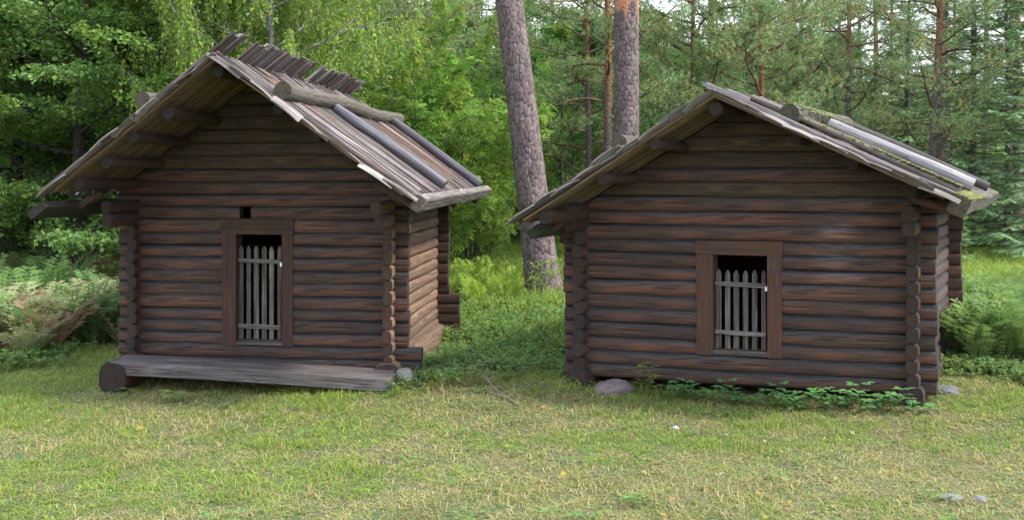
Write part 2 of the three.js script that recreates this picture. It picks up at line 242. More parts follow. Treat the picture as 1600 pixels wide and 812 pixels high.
  for (const s of [-1, 1]) {
    const k = slope(s), L = foot(s), nrm = V(s * k, 1, 0).normalize();
    // lower boards, seen from below along the eaves
    for (let z = zF - 0.03; z > zB; ) { const w = 0.09 + r() * 0.06, a = lay(s, -0.02 + r() * 0.03, 0.008), b = lay(s, L - 0.04 - r() * 0.08, 0.006 + r() * 0.01); a.z = b.z = z - w / 2; b.z += (r() - 0.5) * 0.03; T('under_board', rf, a.toArray(), b.toArray(), w / 2 - 0.004 - r() * 0.012, 0.010, TAN, { prof: BOX, soft: false, up: nrm, wob: 0.004, seg: 8, vary: 0.4, tone: [1.5, 1.38, 1.15] }); z -= w; }
    // bark edge and long split shakes
    for (let ly = 0; ly < 2; ly++) for (let z = zF + (ly ? 0.0 : 0.02); z > zB - 0.02; ) {
      const fineSide = s > 0, w = ly ? (s < 0 ? 0.055 + r() * 0.04 : 0.028 + r() * 0.034) : 0.075 + r() * 0.05;
      const ext = c.teeth(s, z, ly, r), top = ext, cut = ly && s > 0 && r() < 0.4 ? 0.1 + r() * r() * 1.1 : 0, lift = 0.03 + ly * 0.022 + r() * (ly ? 0.026 : 0.012);
      if (ly && s > 0 && r() < c.bare) { z -= w; continue; }
      const a = lay(s, -top, lift), b = lay(s, L + (r() - 0.4) * 0.09 - (ly && s > 0 && !cut && r() < 0.45 ? 0.15 + r() * 1.0 : 0), lift - 0.006 + r() * 0.01); if (cut) a.copy(lay(s, cut, lift));
      if (top > 0 && !cut) a.addScaledVector(nrm, 0.0);
      a.z = z - w / 2 + (r() - 0.5) * 0.02; b.z = z - w / 2 + (r() - 0.5) * 0.05;
      const edge = z > zF - 0.08, g = r(), tone = g < 0.45 ? [0.80, 0.76, 0.78] : g < 0.62 ? [0.72, 0.56, 0.48] : g < 0.8 ? [0.5, 0.46, 0.44] : [1.2, 1.15, 1.15];
      T('roof_board', rf, a.toArray(), b.toArray(), w / 2 * (0.82 + r() * 0.16), 0.007 + r() * 0.007, GREY, { prof: BOX, soft: false, up: nrm.clone().add(V(0, 0, (r() - 0.5) * (s === c.toothed ? 0.12 : 0.3))), wob: edge ? 0.018 : 0.009, seg: edge ? 22 : 10, vary: 0.22, tone: tone.map((q) => q * c.roofTone), rough: 0.1, bow: (r() - 0.5) * 0.02, taper: 0.85 + r() * 0.3 });
      z -= w * (ly ? (s > 0 ? 0.98 : 1.0) : 0.95);
    }
    // curled bark showing between the boards at the verge
    for (let q = 0; q < 9; q++) { const a0 = L * q / 9 - 0.05, b0 = L * (q + 1) / 9 + 0.07 * r(), a = lay(s, a0, 0.022 + r() * 0.03), b = lay(s, b0, 0.018 + r() * 0.03); a.z = zF + 0.01 + r() * 0.04; b.z = zF + 0.01 + r() * 0.04; T('bark_strip', rf, a.toArray(), b.toArray(), 0.028 + r() * 0.026, 0.006 + r() * 0.008, GREY, { prof: outline(8, 2), up: nrm.clone().add(V(0, 0, (r() - 0.5) * 1.2)), wob: 0.014, seg: 14, tone: [1.0, 0.98, 0.96].map((x) => x * c.roofTone * 1.1), rough: 0.3, bow: 0.012 }); }
  }
  for (const w of c.weights) { const n = V(Math.sign(w.x) * slope(w.x), 1, 0).normalize(), p = lay(Math.sign(w.x), Math.abs(w.x), 0.06 + w.r); T('weight_log', rf, [p.x, p.y, w.z0], [p.x, p.y, w.z1], w.r, w.r, GREY, { tone: w.tone, taper: w.taper ?? 1, wob: 0.018, rough: 0.1, jit: 0.05, vary: 0.05 }); }
  for (const w of c.poles) { const s = Math.sign(w.x0 + w.x1), a = lay(s, Math.abs(w.x0), 0.08 + w.r), b = lay(s, Math.abs(w.x1), 0.075 + w.r); T('pole', rf, [a.x, a.y, w.z], [b.x, b.y, w.z + (w.dz ?? 0)], w.r, w.r * 0.85, [M.pole, M.endGrey], { tone: w.tone, taper: w.taper ?? 1.08, wob: 0.016, rough: 0.1, jit: 0.06, vary: 0.04, prof: outline(12, 2.3) }); }
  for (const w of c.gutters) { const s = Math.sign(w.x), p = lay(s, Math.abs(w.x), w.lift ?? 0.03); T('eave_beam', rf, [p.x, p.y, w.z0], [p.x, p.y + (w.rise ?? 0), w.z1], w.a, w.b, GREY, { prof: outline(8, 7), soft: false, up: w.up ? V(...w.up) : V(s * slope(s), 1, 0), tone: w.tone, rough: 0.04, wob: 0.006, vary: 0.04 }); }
  for (const z of c.hooks) for (const s of [-1, 1]) { const L = foot(s), a = V(s * (hw + 0.02), roofY(s * hw) - 0.16, z), b = lay(s, L + 0.06, -0.09); b.z = z; T('eave_hook', rf, a.toArray(), b.toArray(), 0.035, 0.04, [M.log, M.end], { taper: 0.8, tone: [1.3, 1.3, 1.2] }); }
  return { G, warp, lay, rf, r };
}
const leftCabin = cabin({
  seed: 5, toothed: -1, foot: 0.14, x: at(410, 10.8)[0], z: -10.8, turn: 0.13, skew: -0.034, W: 2.78, D: 2.66, pitch: 0.135, base: 0.15, eaveBox: 2.0, ext: 0.19, ridge: 3.26, slopeL: 0.765, slopeR: 0.70, footL: 1.64, footR: 1.86,
  zF: 1.38, zB: -3.6, sillR: 0.162, sillUp: -0.02, sillOut: [0.6, 0.24], plateOut: 0.55, sunPaintedSide: true, frameTone: [0.8, 0.72, 0.7], roofTone: 1.3, bare: 0.05,
  door: { x0: -0.27, x1: 0.236, jl: -0.42, jr: 0.352, y0: 0.46, y1: 1.575, top: 1.735, pick: 1.45, rails: [1.295, 0.605], mitre: true }, vent: [-0.235, -0.11, 1.77, 1.92],
  purlins: [[0, 0.07], [-0.5, 0.075], [-0.82, 0.06], [-1.12, 0.065], [-1.38, 0.065], [0.48, 0.065], [0.85, 0.065], [1.16, 0.065], [1.42, 0.06]],
  teeth: (s, z, ly, r) => s > 0 ? -0.02 : (ly ? ((z < 1.1 && z > 0.8) || (z < -1.25 && z > -1.5) || (z < 0.1 && z > 0.0) ? 0.02 : 0.22 + r() * 0.06) : 0.12 * r() - 0.04),
  weights: [{ x: 0.56, r: 0.085, z0: 1.32, z1: -3.85, tone: [0.62, 0.60, 0.50] }, { x: -0.62, r: 0.08, z0: 1.3, z1: -3.6, tone: [0.6, 0.58, 0.5] }],
  poles: [{ x0: 0.64, x1: 1.83, z: -0.28, r: 0.062, tone: [0.40, 0.40, 0.46] }, { x0: 0.64, x1: 1.85, z: -3.15, r: 0.065, tone: [0.30, 0.30, 0.35] }, { x0: -0.7, x1: -1.6, z: -0.3, r: 0.05, tone: [0.3, 0.3, 0.31] }, { x0: -0.7, x1: -1.6, z: -2.9, r: 0.05, tone: [0.3, 0.3, 0.31] }],
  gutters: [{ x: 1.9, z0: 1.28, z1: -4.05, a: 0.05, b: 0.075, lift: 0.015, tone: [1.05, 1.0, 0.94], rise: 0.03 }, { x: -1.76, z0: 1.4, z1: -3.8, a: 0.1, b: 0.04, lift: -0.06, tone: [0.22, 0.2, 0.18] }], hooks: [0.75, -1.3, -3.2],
});
tag(leftCabin.G, 'tall dark log cabin with steep pole-weighted board roof and plank bench', 'cabin', 'log cabins in the clearing');
const rightCabin = cabin({
  seed: 8, x: 2.299, z: -10.2, turn: 17 * Math.PI / 180, skew: 11 * Math.PI / 180, W: 3.205, D: 2.9, pitch: 0.15, base: 0.12, eaveBox: 1.93, ext: 0.2, ridge: 2.91, slopeL: 0.63, slopeR: 0.472, footL: 1.9, footR: 2.02,
  zF: 1.0, zB: -3.74, sillR: 0.12, sillUp: -0.02, sillOut: [0.22, 0.22], plateOut: 0.35, sunPaintedSide: false, frameTone: [1.25, 1.15, 1.0], stain: (cc, p) => { const k = smooth(0.28, 0.1, Math.abs(p.x - 0.92)) * smooth(1.05, 1.3, p.y) * smooth(2.05, 1.85, p.y) * smooth(0.35, 0.7, vnoise(p.x * 7, p.y * 30, 0, 0, 21)); return [cc[0] * (1 + 1.0 * k), cc[1] * (1 + 1.6 * k), cc[2] * (1 + 2.3 * k)]; }, roofTone: 1.15, bare: 0.1,
  door: { x0: -0.268, x1: 0.262, jl: -0.427, jr: 0.397, y0: 0.456, y1: 1.406, top: 1.546, pick: 1.253, rails: [1.11, 0.628] },
  purlins: [[0, 0.075], [-0.55, 0.06], [-1.05, 0.065], [-1.6, 0.08], [0.62, 0.06], [1.12, 0.065], [1.62, 0.07]],
  teeth: (s, z, ly, r) => s < 0 ? -0.02 : (ly ? 0.06 + r() * 0.14 : 0),
  weights: [{ x: 0.57, r: 0.085, z0: 0.86, z1: -1.9, tone: [0.5, 0.52, 0.36] }, { x: -0.82, r: 0.075, z0: 0.98, z1: -3.6, tone: [0.72, 0.66, 0.5] }],
  poles: [{ x0: 0.68, x1: 2.02, z: -0.45, r: 0.07, tone: [0.80, 0.79, 0.81] }, { x0: 0.55, x1: 2.05, z: -2.6, r: 0.06, tone: [0.2, 0.19, 0.18] }, { x0: 0.2, x1: 2.0, z: 0.62, r: 0.035, tone: [0.38, 0.36, 0.28] }, { x0: -0.9, x1: -1.85, z: -0.4, r: 0.05, tone: [0.3, 0.3, 0.29] }],
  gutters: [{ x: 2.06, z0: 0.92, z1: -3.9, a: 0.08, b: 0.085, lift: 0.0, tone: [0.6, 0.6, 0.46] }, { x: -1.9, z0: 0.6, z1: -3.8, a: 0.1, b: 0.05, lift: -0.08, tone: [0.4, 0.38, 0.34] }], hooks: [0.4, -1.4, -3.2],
});
tag(rightCabin.G, 'lower dark log cabin with flatter mossy board roof and no bench', 'cabin', 'log cabins in the clearing');


// ------------------------------------------------------------------ foliage
class Foliage {                                                 // many small leaf faces joined into one part
  constructor() { this.p = []; this.c = []; this.i = []; }
  leaf(o, d, nrm, len, wid, col, fold = 0.25) {                 // a leaf: two faces folded along the midrib
    const k = this.p.length / 3, sx = d.y * nrm.z - d.z * nrm.y, sy = d.z * nrm.x - d.x * nrm.z, sz = d.x * nrm.y - d.y * nrm.x;
    const mx = o.x + d.x * len * 0.45, my = o.y + d.y * len * 0.45, mz = o.z + d.z * len * 0.45, f = wid * fold;
    this.p.push(o.x, o.y, o.z, mx + sx * wid + nrm.x * f, my + sy * wid + nrm.y * f, mz + sz * wid + nrm.z * f, o.x + d.x * len, o.y + d.y * len, o.z + d.z * len, mx - sx * wid + nrm.x * f, my - sy * wid + nrm.y * f, mz - sz * wid + nrm.z * f);
    for (let q = 0; q < 4; q++) { this.c.push(col[0], col[1], col[2]); }
    this.i.push(k, k + 2, k + 1, k, k + 3, k + 2);
  }
  blade(a, b, w, col) {                                         // one thin needle or blade face
    const k = this.p.length / 3; this.p.push(a.x - w.x, a.y - w.y, a.z - w.z, a.x + w.x, a.y + w.y, a.z + w.z, b.x, b.y, b.z);
    for (let q = 0; q < 3; q++) { this.c.push(col[0], col[1], col[2]); } this.i.push(k, k + 1, k + 2);
  }
  quad(a, b, c, d, col, n) { const k = this.p.length / 3; for (const v of [a, b, c, d]) { this.p.push(v.x, v.y, v.z); this.c.push(col[0], col[1], col[2]); } this.i.push(k, k + 1, k + 2, k, k + 2, k + 3); }
  geo() { const g = new THREE.BufferGeometry(); g.setAttribute('position', new THREE.Float32BufferAttribute(this.p, 3)); g.setAttribute('color', new THREE.Float32BufferAttribute(this.c, 3)); g.setIndex(this.i); g.computeVertexNormals(); return g; }
}
const rv = (r, k = 1) => V((r() - 0.5) * 2 * k, (r() - 0.5) * 2 * k, (r() - 0.5) * 2 * k);
function perp(d, n) { const q = n.clone().addScaledVector(d, -n.dot(d)); return q.lengthSq() < 1e-5 ? V(0, 0, 1) : q.normalize(); }
function tint(r, pal, v = 0.3) { const a = pal[Math.floor(r() * pal.length)], k = 1 + (r() - 0.5) * v * 2; return [a[0] * k, a[1] * k, a[2] * k]; }
// a tapered limb along points
function limb(pts, r0, r1, n, col, rough = 0.1, seed = 1) {
  const fr = pts.map((p, i) => { const d = (pts[i + 1] ?? p).clone().sub(pts[i - 1] ?? p).normalize(), t = i / (pts.length - 1), { s, u } = frame(d, Math.abs(d.y) > 0.9 ? V(0, 0, 1) : UP), k = lerp(r0, r1, t) * (1 + rough * (vnoise(i * 0.9, seed, 0, 0, 6) - 0.5) * 2); return { p, s, u, a: k, b: k }; });
  return sweep(fr, outline(n, 2), { col: typeof col === 'function' ? [1, 1, 1] : col, colFn: typeof col === 'function' ? col : null, caps: false });
}
function path(r, A, d, len, n, bend, rise) { const pts = [A.clone()], q = d.clone().normalize(); let p = A.clone(); for (let i = 0; i < n; i++) { q.add(rv(r, bend)).add(V(0, rise, 0)).normalize(); p = p.clone().addScaledVector(q, len / n); pts.push(p); } return pts; }
function along(pts, t) { const x = t * (pts.length - 1), i = Math.min(pts.length - 2, Math.floor(x)); return pts[i].clone().lerp(pts[i + 1], x - i); }
function stripGroups(g) { g.clearGroups(); return g; }
const barkTex = (() => {
  const f = (u, v, i, j) => { let d1 = 9, d2 = 9, id = 0; const X = u * 8, Y = v * 14; for (let a = -1; a < 2; a++) for (let b = -1; b < 2; b++) { const ci = Math.floor(X) + a, cj = Math.floor(Y) + b, wi = (ci + 8) % 8, wj = (cj + 14) % 14, x = ci + 0.5 + (hash(wi, wj, 7) - 0.5) * 0.9 - X, y = cj + 0.5 + (hash(wi, wj, 8) - 0.5) * 0.9 - Y, d = Math.hypot(x, y * 0.8); if (d < d1) { d2 = d1; d1 = d; id = hash(wi, wj, 9); } else if (d < d2) d2 = d; } return [smooth(0.0, 0.35, d2 - d1), id]; };
  const map = tex(512, 512, (u, v) => { const [e, id] = f(u, v), n = fbm(u * 40, v * 24, 40, 24, 77, 3); const k = lerp(0.55, 0.75 + 0.35 * id, e) * (0.6 + 0.8 * n); return [k, k * lerp(0.9, 1, e), k * lerp(0.82, 1, e)]; }, true, [1 / 1.2, 1 / 0.8]);
  const bump = tex(512, 512, (u, v) => { const e = f(u, v)[0]; return [e, e, e]; }, false, [1 / 1.2, 1 / 0.8]);
  return { map, bump };
})();
M.bark = std({ map: barkTex.map, bumpMap: barkTex.bump, bumpScale: 0.02, vertexColors: true, roughness: 0.95 });
const GREEN = [[0.11, 0.225, 0.055], [0.13, 0.25, 0.055], [0.085, 0.18, 0.055], [0.16, 0.265, 0.06]], LIME = [[0.22, 0.37, 0.055], [0.26, 0.39, 0.055], [0.18, 0.33, 0.055], [0.30, 0.36, 0.065]], TEAL = [[0.16, 0.30, 0.14], [0.18, 0.32, 0.14], [0.14, 0.26, 0.13], [0.23, 0.32, 0.10]], PINE = [[0.20, 0.32, 0.125], [0.23, 0.34, 0.115], [0.17, 0.28, 0.125], [0.30, 0.27, 0.09]];

function broadleaf(o) {
  const r = rng(o.seed), F = new Foliage(), wood = [], H = o.H, trunk = [];
  for (let i = 0; i <= 14; i++) { const t = i / 14; trunk.push(V(0.18 * Math.sin(t * 4 + o.seed) * t + (o.lean ?? 0) * t * t, -0.15 + H * t, 0.15 * Math.sin(t * 5 + o.seed * 2) * t)); }
  const bc = o.bark ?? [0.09, 0.075, 0.065]; wood.push(limb(trunk, o.r, o.r * 0.12, 10, bc, 0.1, o.seed));
  if (o.stems) for (let k = 0; k < o.stems; k++) { const a = r() * 6.28, b = path(r, V(0, 0, 0), V(Math.cos(a) * 0.35, 1, Math.sin(a) * 0.35), H * (0.6 + r() * 0.3), 8, 0.05, 0.05); wood.push(limb(b, o.r * 0.7, o.r * 0.1, 6, bc)); o.extra = (o.extra ?? []); o.extra.push(b); }
  const put = (p, dir) => {
    const clump = fbm(p.x * 1.3 + 40, p.y * 1.3 + p.z * 1.1 + 40, 0, 0, o.seed, 2), pal = (clump > 0.58 && o.pal2) ? o.pal2 : o.pal;
    const d = dir.clone().multiplyScalar(0.7).add(rv(r, 0.9)); d.y -= o.droop ?? 0.15; d.normalize(); const n = perp(d, V((r() - 0.5) * 1.1, 1, (r() - 0.5) * 1.1));
    if (o.pinnate) { const side = new THREE.Vector3().crossVectors(d, n), L = o.leaf, c = tint(r, pal, 0.25); for (let k = 0; k < 5; k++) { const b = p.clone().addScaledVector(d, L * (0.25 + k * 0.16)); b.y -= 0.02 * k * k * L; for (const s of [-1, 1]) F.leaf(b, side.clone().multiplyScalar(s).addScaledVector(d, 0.45).normalize(), n, L * 0.42, L * 0.085, c); } F.leaf(p.clone().addScaledVector(d, L), d, n, L * 0.4, L * 0.085, c); }
    else { const L = o.leaf * (0.5 + r() * 0.95); F.leaf(p, d, n, L, L * (o.wide ?? 0.36), tint(r, pal, 0.25)); }
  };
  let n = 0; const N = o.limbs, per = o.leaves / N;
  for (let i = 0; i < N; i++) {
    const t = (i + r() * 0.7) / N, h = lerp(o.base, H * 0.97, t), az = i * 2.4 + r() * 0.8, prof = Math.sqrt(Math.max(0.02, 1 - ((t - (o.belly ?? 0.3)) / (t < (o.belly ?? 0.3) ? 0.75 : 0.74)) ** 2)), L = o.spread * prof * (0.75 + r() * 0.45);
    const src = o.extra && r() < 0.75 ? o.extra[Math.floor(r() * o.extra.length)] : trunk, A = along(src, clamp(h / H, 0, 0.98));
    const main = path(r, A, V(Math.cos(az), o.up ?? 0.25, Math.sin(az)), L, 7, 0.16, 0.02);
    wood.push(limb(main, o.r * lerp(0.32, 0.12, t), o.r * 0.03, 5, bc));
    const subs = 7;
    for (let k = 0; k < subs; k++) {
      const tt = 0.25 + 0.75 * (k + r()) / subs, B = along(main, tt), d0 = along(main, Math.min(1, tt + 0.1)).sub(along(main, Math.max(0, tt - 0.1))).normalize();
      const sd = d0.clone().applyAxisAngle(UP, (k % 2 ? 1 : -1) * (0.5 + r() * 0.7)).add(V(0, (r() - 0.4) * 0.5, 0)), sub = path(r, B, sd, L * (0.28 + 0.3 * r()) + 0.12, 4, 0.2, -0.02);
      wood.push(limb(sub, o.r * 0.07 + 0.003, 0.003, 4, bc));
      const q = per / subs;
      if (o.weep) for (let s = 0; s < 9; s++) { const st = path(r, along(sub, 0.2 + 0.8 * r()), V((r() - 0.5) * 0.5, -0.5, (r() - 0.5) * 0.5), 0.35 + r() * o.weep, 6, 0.1, -0.25); for (let z = 0; z < q / 9; z++) put(along(st, r()).add(rv(r, 0.06)), V((r() - 0.5), -1, (r() - 0.5))); wood.push(limb([st[0], st[3], st[6]], 0.004, 0.002, 3, bc)); }
      else for (let z = 0; z < q; z++) { const p = along(sub, Math.pow(r(), 0.7)), g = o.puff ?? 0.13; p.add(V((r() + r() - 1) * g * 1.5, (r() + r() - 1) * g * 0.7, (r() + r() - 1) * g * 1.5)); put(p, sd); }
      n += q;
    }
  }
  return { crown: F.geo(), trunk: stripGroups(mergeGeometries(wood)) };
}
function conifer(o) {                                           // pine: tufts on irregular limbs; spruce: flat drooping sprays
  const r = rng(o.seed), F = new Foliage(), wood = [], H = o.H, trunk = [], pine = o.kind === 'pine';
  for (let i = 0; i <= 18; i++) { const t = i / 18; trunk.push(V((o.lean ?? 0) * t + 0.08 * Math.sin(t * 5 + o.seed) * t, -0.2 + H * t, 0.08 * Math.sin(t * 4 + o.seed * 3) * t)); }
  const low = o.bark ?? [0.16, 0.13, 0.125], hi = o.barkTop ?? [0.30, 0.15, 0.075];
  wood.push(limb(trunk, o.r, o.r * 0.2, 14, (l, q, p) => { const k = smooth(o.turn0 ?? 3.5, o.turn1 ?? 6, p.y + 0.8 * (vnoise(p.x * 9 + p.z * 9 + 20, p.y * 2, 0, 0, 12) - 0.5)); return mix3(low, hi, k); }, 0.05, o.seed));
  const bcol = pine ? [0.17, 0.10, 0.065] : [0.10, 0.085, 0.075];
  if (pine) {
    for (let i = 0; i < o.limbs; i++) {
      const t = (i + r() * 0.8) / o.limbs, h = lerp(o.base, H * 0.98, t), az = i * 2.4 + r(), L = o.spread * Math.sqrt(Math.max(0.04, 1 - (Math.max(0, t - 0.25) / 0.76) ** 2)) * (0.6 + r() * 0.5), A = along(trunk, h / H), main = path(r, A, V(Math.cos(az), 0.1 + r() * 0.4, Math.sin(az)), L, 8, 0.28, 0.03);
      wood.push(limb(main, 0.02 + o.r * 0.16 * (1 - t * 0.6), 0.008, 6, bcol, 0.2));
      for (let k = 0; k < 9; k++) {
        const tt = 0.3 + 0.7 * (k + r()) / 9, sub = path(r, along(main, tt), V(Math.cos(az + (k % 2 ? 1 : -1) * (0.4 + r())), 0.1 + r() * 0.5, Math.sin(az + (k % 2 ? 1 : -1) * (0.4 + r()))), L * 0.28 + 0.2 * r(), 4, 0.25, 0.06); wood.push(limb(sub, 0.012, 0.005, 4, bcol));
        const nT = Math.round(o.tufts / o.limbs / 9), pal = o.pal ?? PINE, tone = tint(r, pal, 0.25);
        for (let q = 0; q < nT; q++) {
          const c = along(sub, 0.2 + 0.8 * Math.sqrt(r())).add(rv(r, 0.09 + 0.05 * L)), ax = rv(r, 0.8).add(V(Math.cos(az) * 0.5, 0.75, Math.sin(az) * 0.5)).normalize(), col = mix3(tone, tint(r, pal, 0.3), 0.5);
          for (let m = 0; m < 20; m++) { const d = ax.clone().multiplyScalar(0.75).add(rv(r, 1)).normalize(), a = c.clone().addScaledVector(ax, (r() - 0.5) * 0.10), l = (o.needle ?? 0.085) * (0.8 + r() * 0.4), w = perp(d, rv(r)).multiplyScalar(o.nw ?? 0.0032); F.blade(a, a.clone().addScaledVector(d, l), w, col); }
        }
      }
    }
  } else {
    const step = o.step ?? 0.3;
    for (let h = o.base; h < H * 0.985; h += step * (0.8 + r() * 0.4)) {
      const t = (h - o.base) / (H - o.base), n = o.whorl ?? 7;
      for (let b = 0; b < n; b++) {
        const az = b / n * 6.283 + r() * 0.8 + h * 3, L = o.spread * (1 - t * 0.93) * (0.55 + r() * 0.6), A = along(trunk, clamp((h + (r() - 0.5) * step * 1.4) / H, 0, 1)), main = path(r, A, V(Math.cos(az), lerp(-0.15, 0.5, t) + (r() - 0.5) * 0.4, Math.sin(az)), L, 6, 0.10, -0.04 + 0.05 * (1 - t));
        wood.push(limb(main, 0.012 + 0.012 * (1 - t), 0.003, 4, bcol));
        const tw = Math.max(5, Math.round(L * (o.twigs ?? 16)));
        for (let k = 0; k < tw; k++) {
          const tt = 0.12 + 0.88 * (k + r()) / tw, B = along(main, tt), sg = k % 2 ? 1 : -1, dir = V(Math.cos(az + sg * (0.7 + r() * 0.4)), -0.12 - r() * 0.35, Math.sin(az + sg * (0.7 + r() * 0.4))), l = (0.16 + 0.30 * L * 0.35) * (1.15 - tt * 0.7), E2 = B.clone().addScaledVector(dir, l), col = tint(r, o.pal ?? TEAL, 0.25), nn = perp(dir, V((r() - 0.5) * 0.6, 1, (r() - 0.5) * 0.6)), sd = new THREE.Vector3().crossVectors(dir, nn).normalize();
          const nb = o.needles ?? 7;
          for (let m = 0; m < nb; m++) { const a = B.clone().lerp(E2, m / nb); for (const s2 of [-1, 1]) { const d = sd.clone().multiplyScalar(s2).addScaledVector(dir, 0.9).addScaledVector(nn, (r() - 0.3) * 0.8).normalize(); F.blade(a, a.clone().addScaledVector(d, 0.055 + r() * 0.03), dir.clone().multiplyScalar(o.nw ?? 0.009), col); } }
        }
      }
    }
  }
  return { crown: F.geo(), trunk: stripGroups(mergeGeometries(wood)) };
}
function tree(name, model, leafMat, barkMat, label, grp) {
  const g = group(name); tag(g, label, 'tree', grp); mesh('trunk', model.trunk, barkMat, g); const c = mesh('crown', model.crown, leafMat, g); c.userData.kind = 'stuff'; return g;
}
const models = {};
function plant(key, name, cat, build, lm, bm, list, label, grp) {    // list: [px, depth, scale, turn, lean]
  let first = null;
  for (const [px, dep, sc = 1, turn = 0, tilt = 0, own] of list) {
    let t; if (!models[key]) models[key] = build();
    if (!first) { t = first = tree(name, models[key], lm, bm, label, grp); t.userData.category = cat; }
    else { t = first.clone(); t.name = numbered(name); scene.add(t); t.userData = { ...first.userData, label }; }
    if (own) t.userData.label = own;
    const [x, z] = at(px, dep); t.position.set(x, ground(x, z) - 0.03, z); t.scale.setScalar(sc); t.rotation.set(0, turn, tilt);
  }
  return first;
}

// ------------------------------------------------------------------ the wood behind the cabins
const bigBark = (px, dep, H, r0, r1, lean, seed, name, label, opt = {}) => {    // a pine trunk close enough to show every bark plate
  const r = rng(seed), g = group(name); tag(g, label, 'tree'); const [x0, z0] = at(px, dep); g.position.set(x0, ground(x0, z0) - 0.05, z0);
  const nu = 150, nv = Math.round(H * 75), circ = 2 * Math.PI * r0, cw = opt.cw ?? 0.062, ch = opt.ch ?? 0.125, cu = Math.round(circ / cw);
  const pos = [], col = [], uv = [], idx = [];
  for (let j = 0; j <= nv; j++) { const y = H * j / nv, t = j / nv;
    const rad0 = lerp(r0, r1, Math.pow(t, 0.8)) + 0.10 * r0 / 0.3 * Math.exp(-y / 0.35);
    for (let i = 0; i <= nu; i++) {
      const th = i / nu * 2 * Math.PI, X = i / nu * cu, Y = y / ch + 0.35 * (vnoise(i / nu * 9, y * 2, 9, 0, seed) - 0.5); let d1 = 9, d2 = 9, id = 0;
      for (let a = -1; a < 2; a++) for (let b = -1; b < 2; b++) { const ci = Math.floor(X) + a, cj = Math.floor(Y) + b, wi = ((ci % cu) + cu) % cu, x = ci + 0.5 + (hash(wi, cj, seed) - 0.5) * 0.95 - X, yy = cj + 0.5 + (hash(wi, cj, seed + 1) - 0.5) * 0.95 - Y, d = Math.hypot(x, yy); if (d < d1) { d2 = d1; d1 = d; id = hash(wi, cj, seed + 2); } else if (d < d2) d2 = d; }
      const e = smooth(-0.01, 0.17, d2 - d1), n = fbm(i / nu * 40, y * 26, 40, 0, seed + 9, 3), flare = 1 + 0.35 * Math.exp(-y / 0.3) * (fbm(i / nu * 5, 0.5, 5, 0, seed + 5, 2) - 0.35);
      const rad = rad0 * flare + (opt.deep ?? 0.014) * e * (0.6 + 0.8 * id) + 0.006 * (n - 0.5);
      pos.push(Math.cos(th) * rad + lean * t + (opt.bend ?? 0) * Math.sin(t * Math.PI), y, Math.sin(th) * rad);
      const orange = smooth(opt.o0 ?? 99, opt.o1 ?? 100, y + 2.2 * (fbm(i / nu * 7, y * 1.4, 7, 0, seed + 31, 4) - 0.5) + (opt.side ? opt.side * Math.cos(th - 0.9) : 0));
      let c = mix3([0.185, 0.138, 0.138], [0.085, 0.062, 0.063], id); c = mix3([0.045, 0.032, 0.031], c, e); c = mix3(c, [0.42, 0.18, 0.095], orange * (0.5 + 0.5 * e)); const k = 0.65 + 0.7 * n; col.push(c[0] * k, c[1] * k, c[2] * k); uv.push(X, Y);
    } }
  for (let j = 0; j < nv; j++) for (let i = 0; i < nu; i++) { const a = j * (nu + 1) + i, b = a + nu + 1; idx.push(a, b, a + 1, a + 1, b, b + 1); }
  const G = new THREE.BufferGeometry(); G.setAttribute('position', new THREE.Float32BufferAttribute(pos, 3)); G.setAttribute('uv', new THREE.Float32BufferAttribute(uv, 2)); G.setAttribute('color', new THREE.Float32BufferAttribute(col, 3)); G.setIndex(idx); G.computeVertexNormals();
  mesh('trunk', G, M.plain, g);
  const m = conifer({ kind: 'pine', seed: seed + 4, H: 7, base: 0.5, spread: 3.2, r: r1 * 0.98, limbs: 16, tufts: 1500, turn0: -9, turn1: -8, needle: 0.1, nw: 0.005 });
  const c = mesh('crown', m.crown, M.needle, g); c.userData.kind = 'stuff'; c.position.set(lean, H - 0.1, 0); const u = mesh('upper_trunk', m.trunk, M.bark, g); u.position.copy(c.position);
};
bigBark(852, 18, 7.2, 0.295, 0.205, -0.86, 61, 'leaning_pine', 'thick leaning pine trunk with scaly grey bark between the two cabins');
bigBark(979, 20.5, 8.0, 0.25, 0.225, 0.0, 71, 'pine_tree', 'thick upright pine with an orange bark patch behind the lower cabin', { o0: 5.75, o1: 6.05, side: 0.5, cw: 0.055, ch: 0.10 });

const pineA = () => conifer({ kind: 'pine', seed: 201, H: 13, base: 4.6, spread: 2.6, r: 0.16, limbs: 26, tufts: 4600, nw: 0.0045 });
const pineB = () => conifer({ kind: 'pine', seed: 207, H: 12, base: 3.0, spread: 3.0, r: 0.15, limbs: 30, tufts: 5200, nw: 0.0045, turn0: 5, turn1: 8 });
const pineBushy = () => conifer({ kind: 'pine', seed: 215, H: 8, base: 2.0, spread: 2.4, r: 0.12, limbs: 26, tufts: 5400, nw: 0.0042, turn0: 2, turn1: 4 });
plant('pineA', 'slender_pine', 'tree', pineA, M.needle, M.bark, [[948, 22.5, 0.8, 0.3, 0, 'slender orange-barked pine just beside the thick upright pine'], [1470, 30, 1.15, 1.9, 0, 'orange-barked pine rising beyond the mossy roof, right by a grey leaning stem'], [1592, 27, 0.8, 3.2, 0, 'orange-stemmed pine in the glade among the spruces'], [745, 44, 1.2, 2.0], [1200, 44, 1.2, 4.4]], 'slender pine with bare trunk turning orange above, in the wood', 'slender orange-stemmed pines');
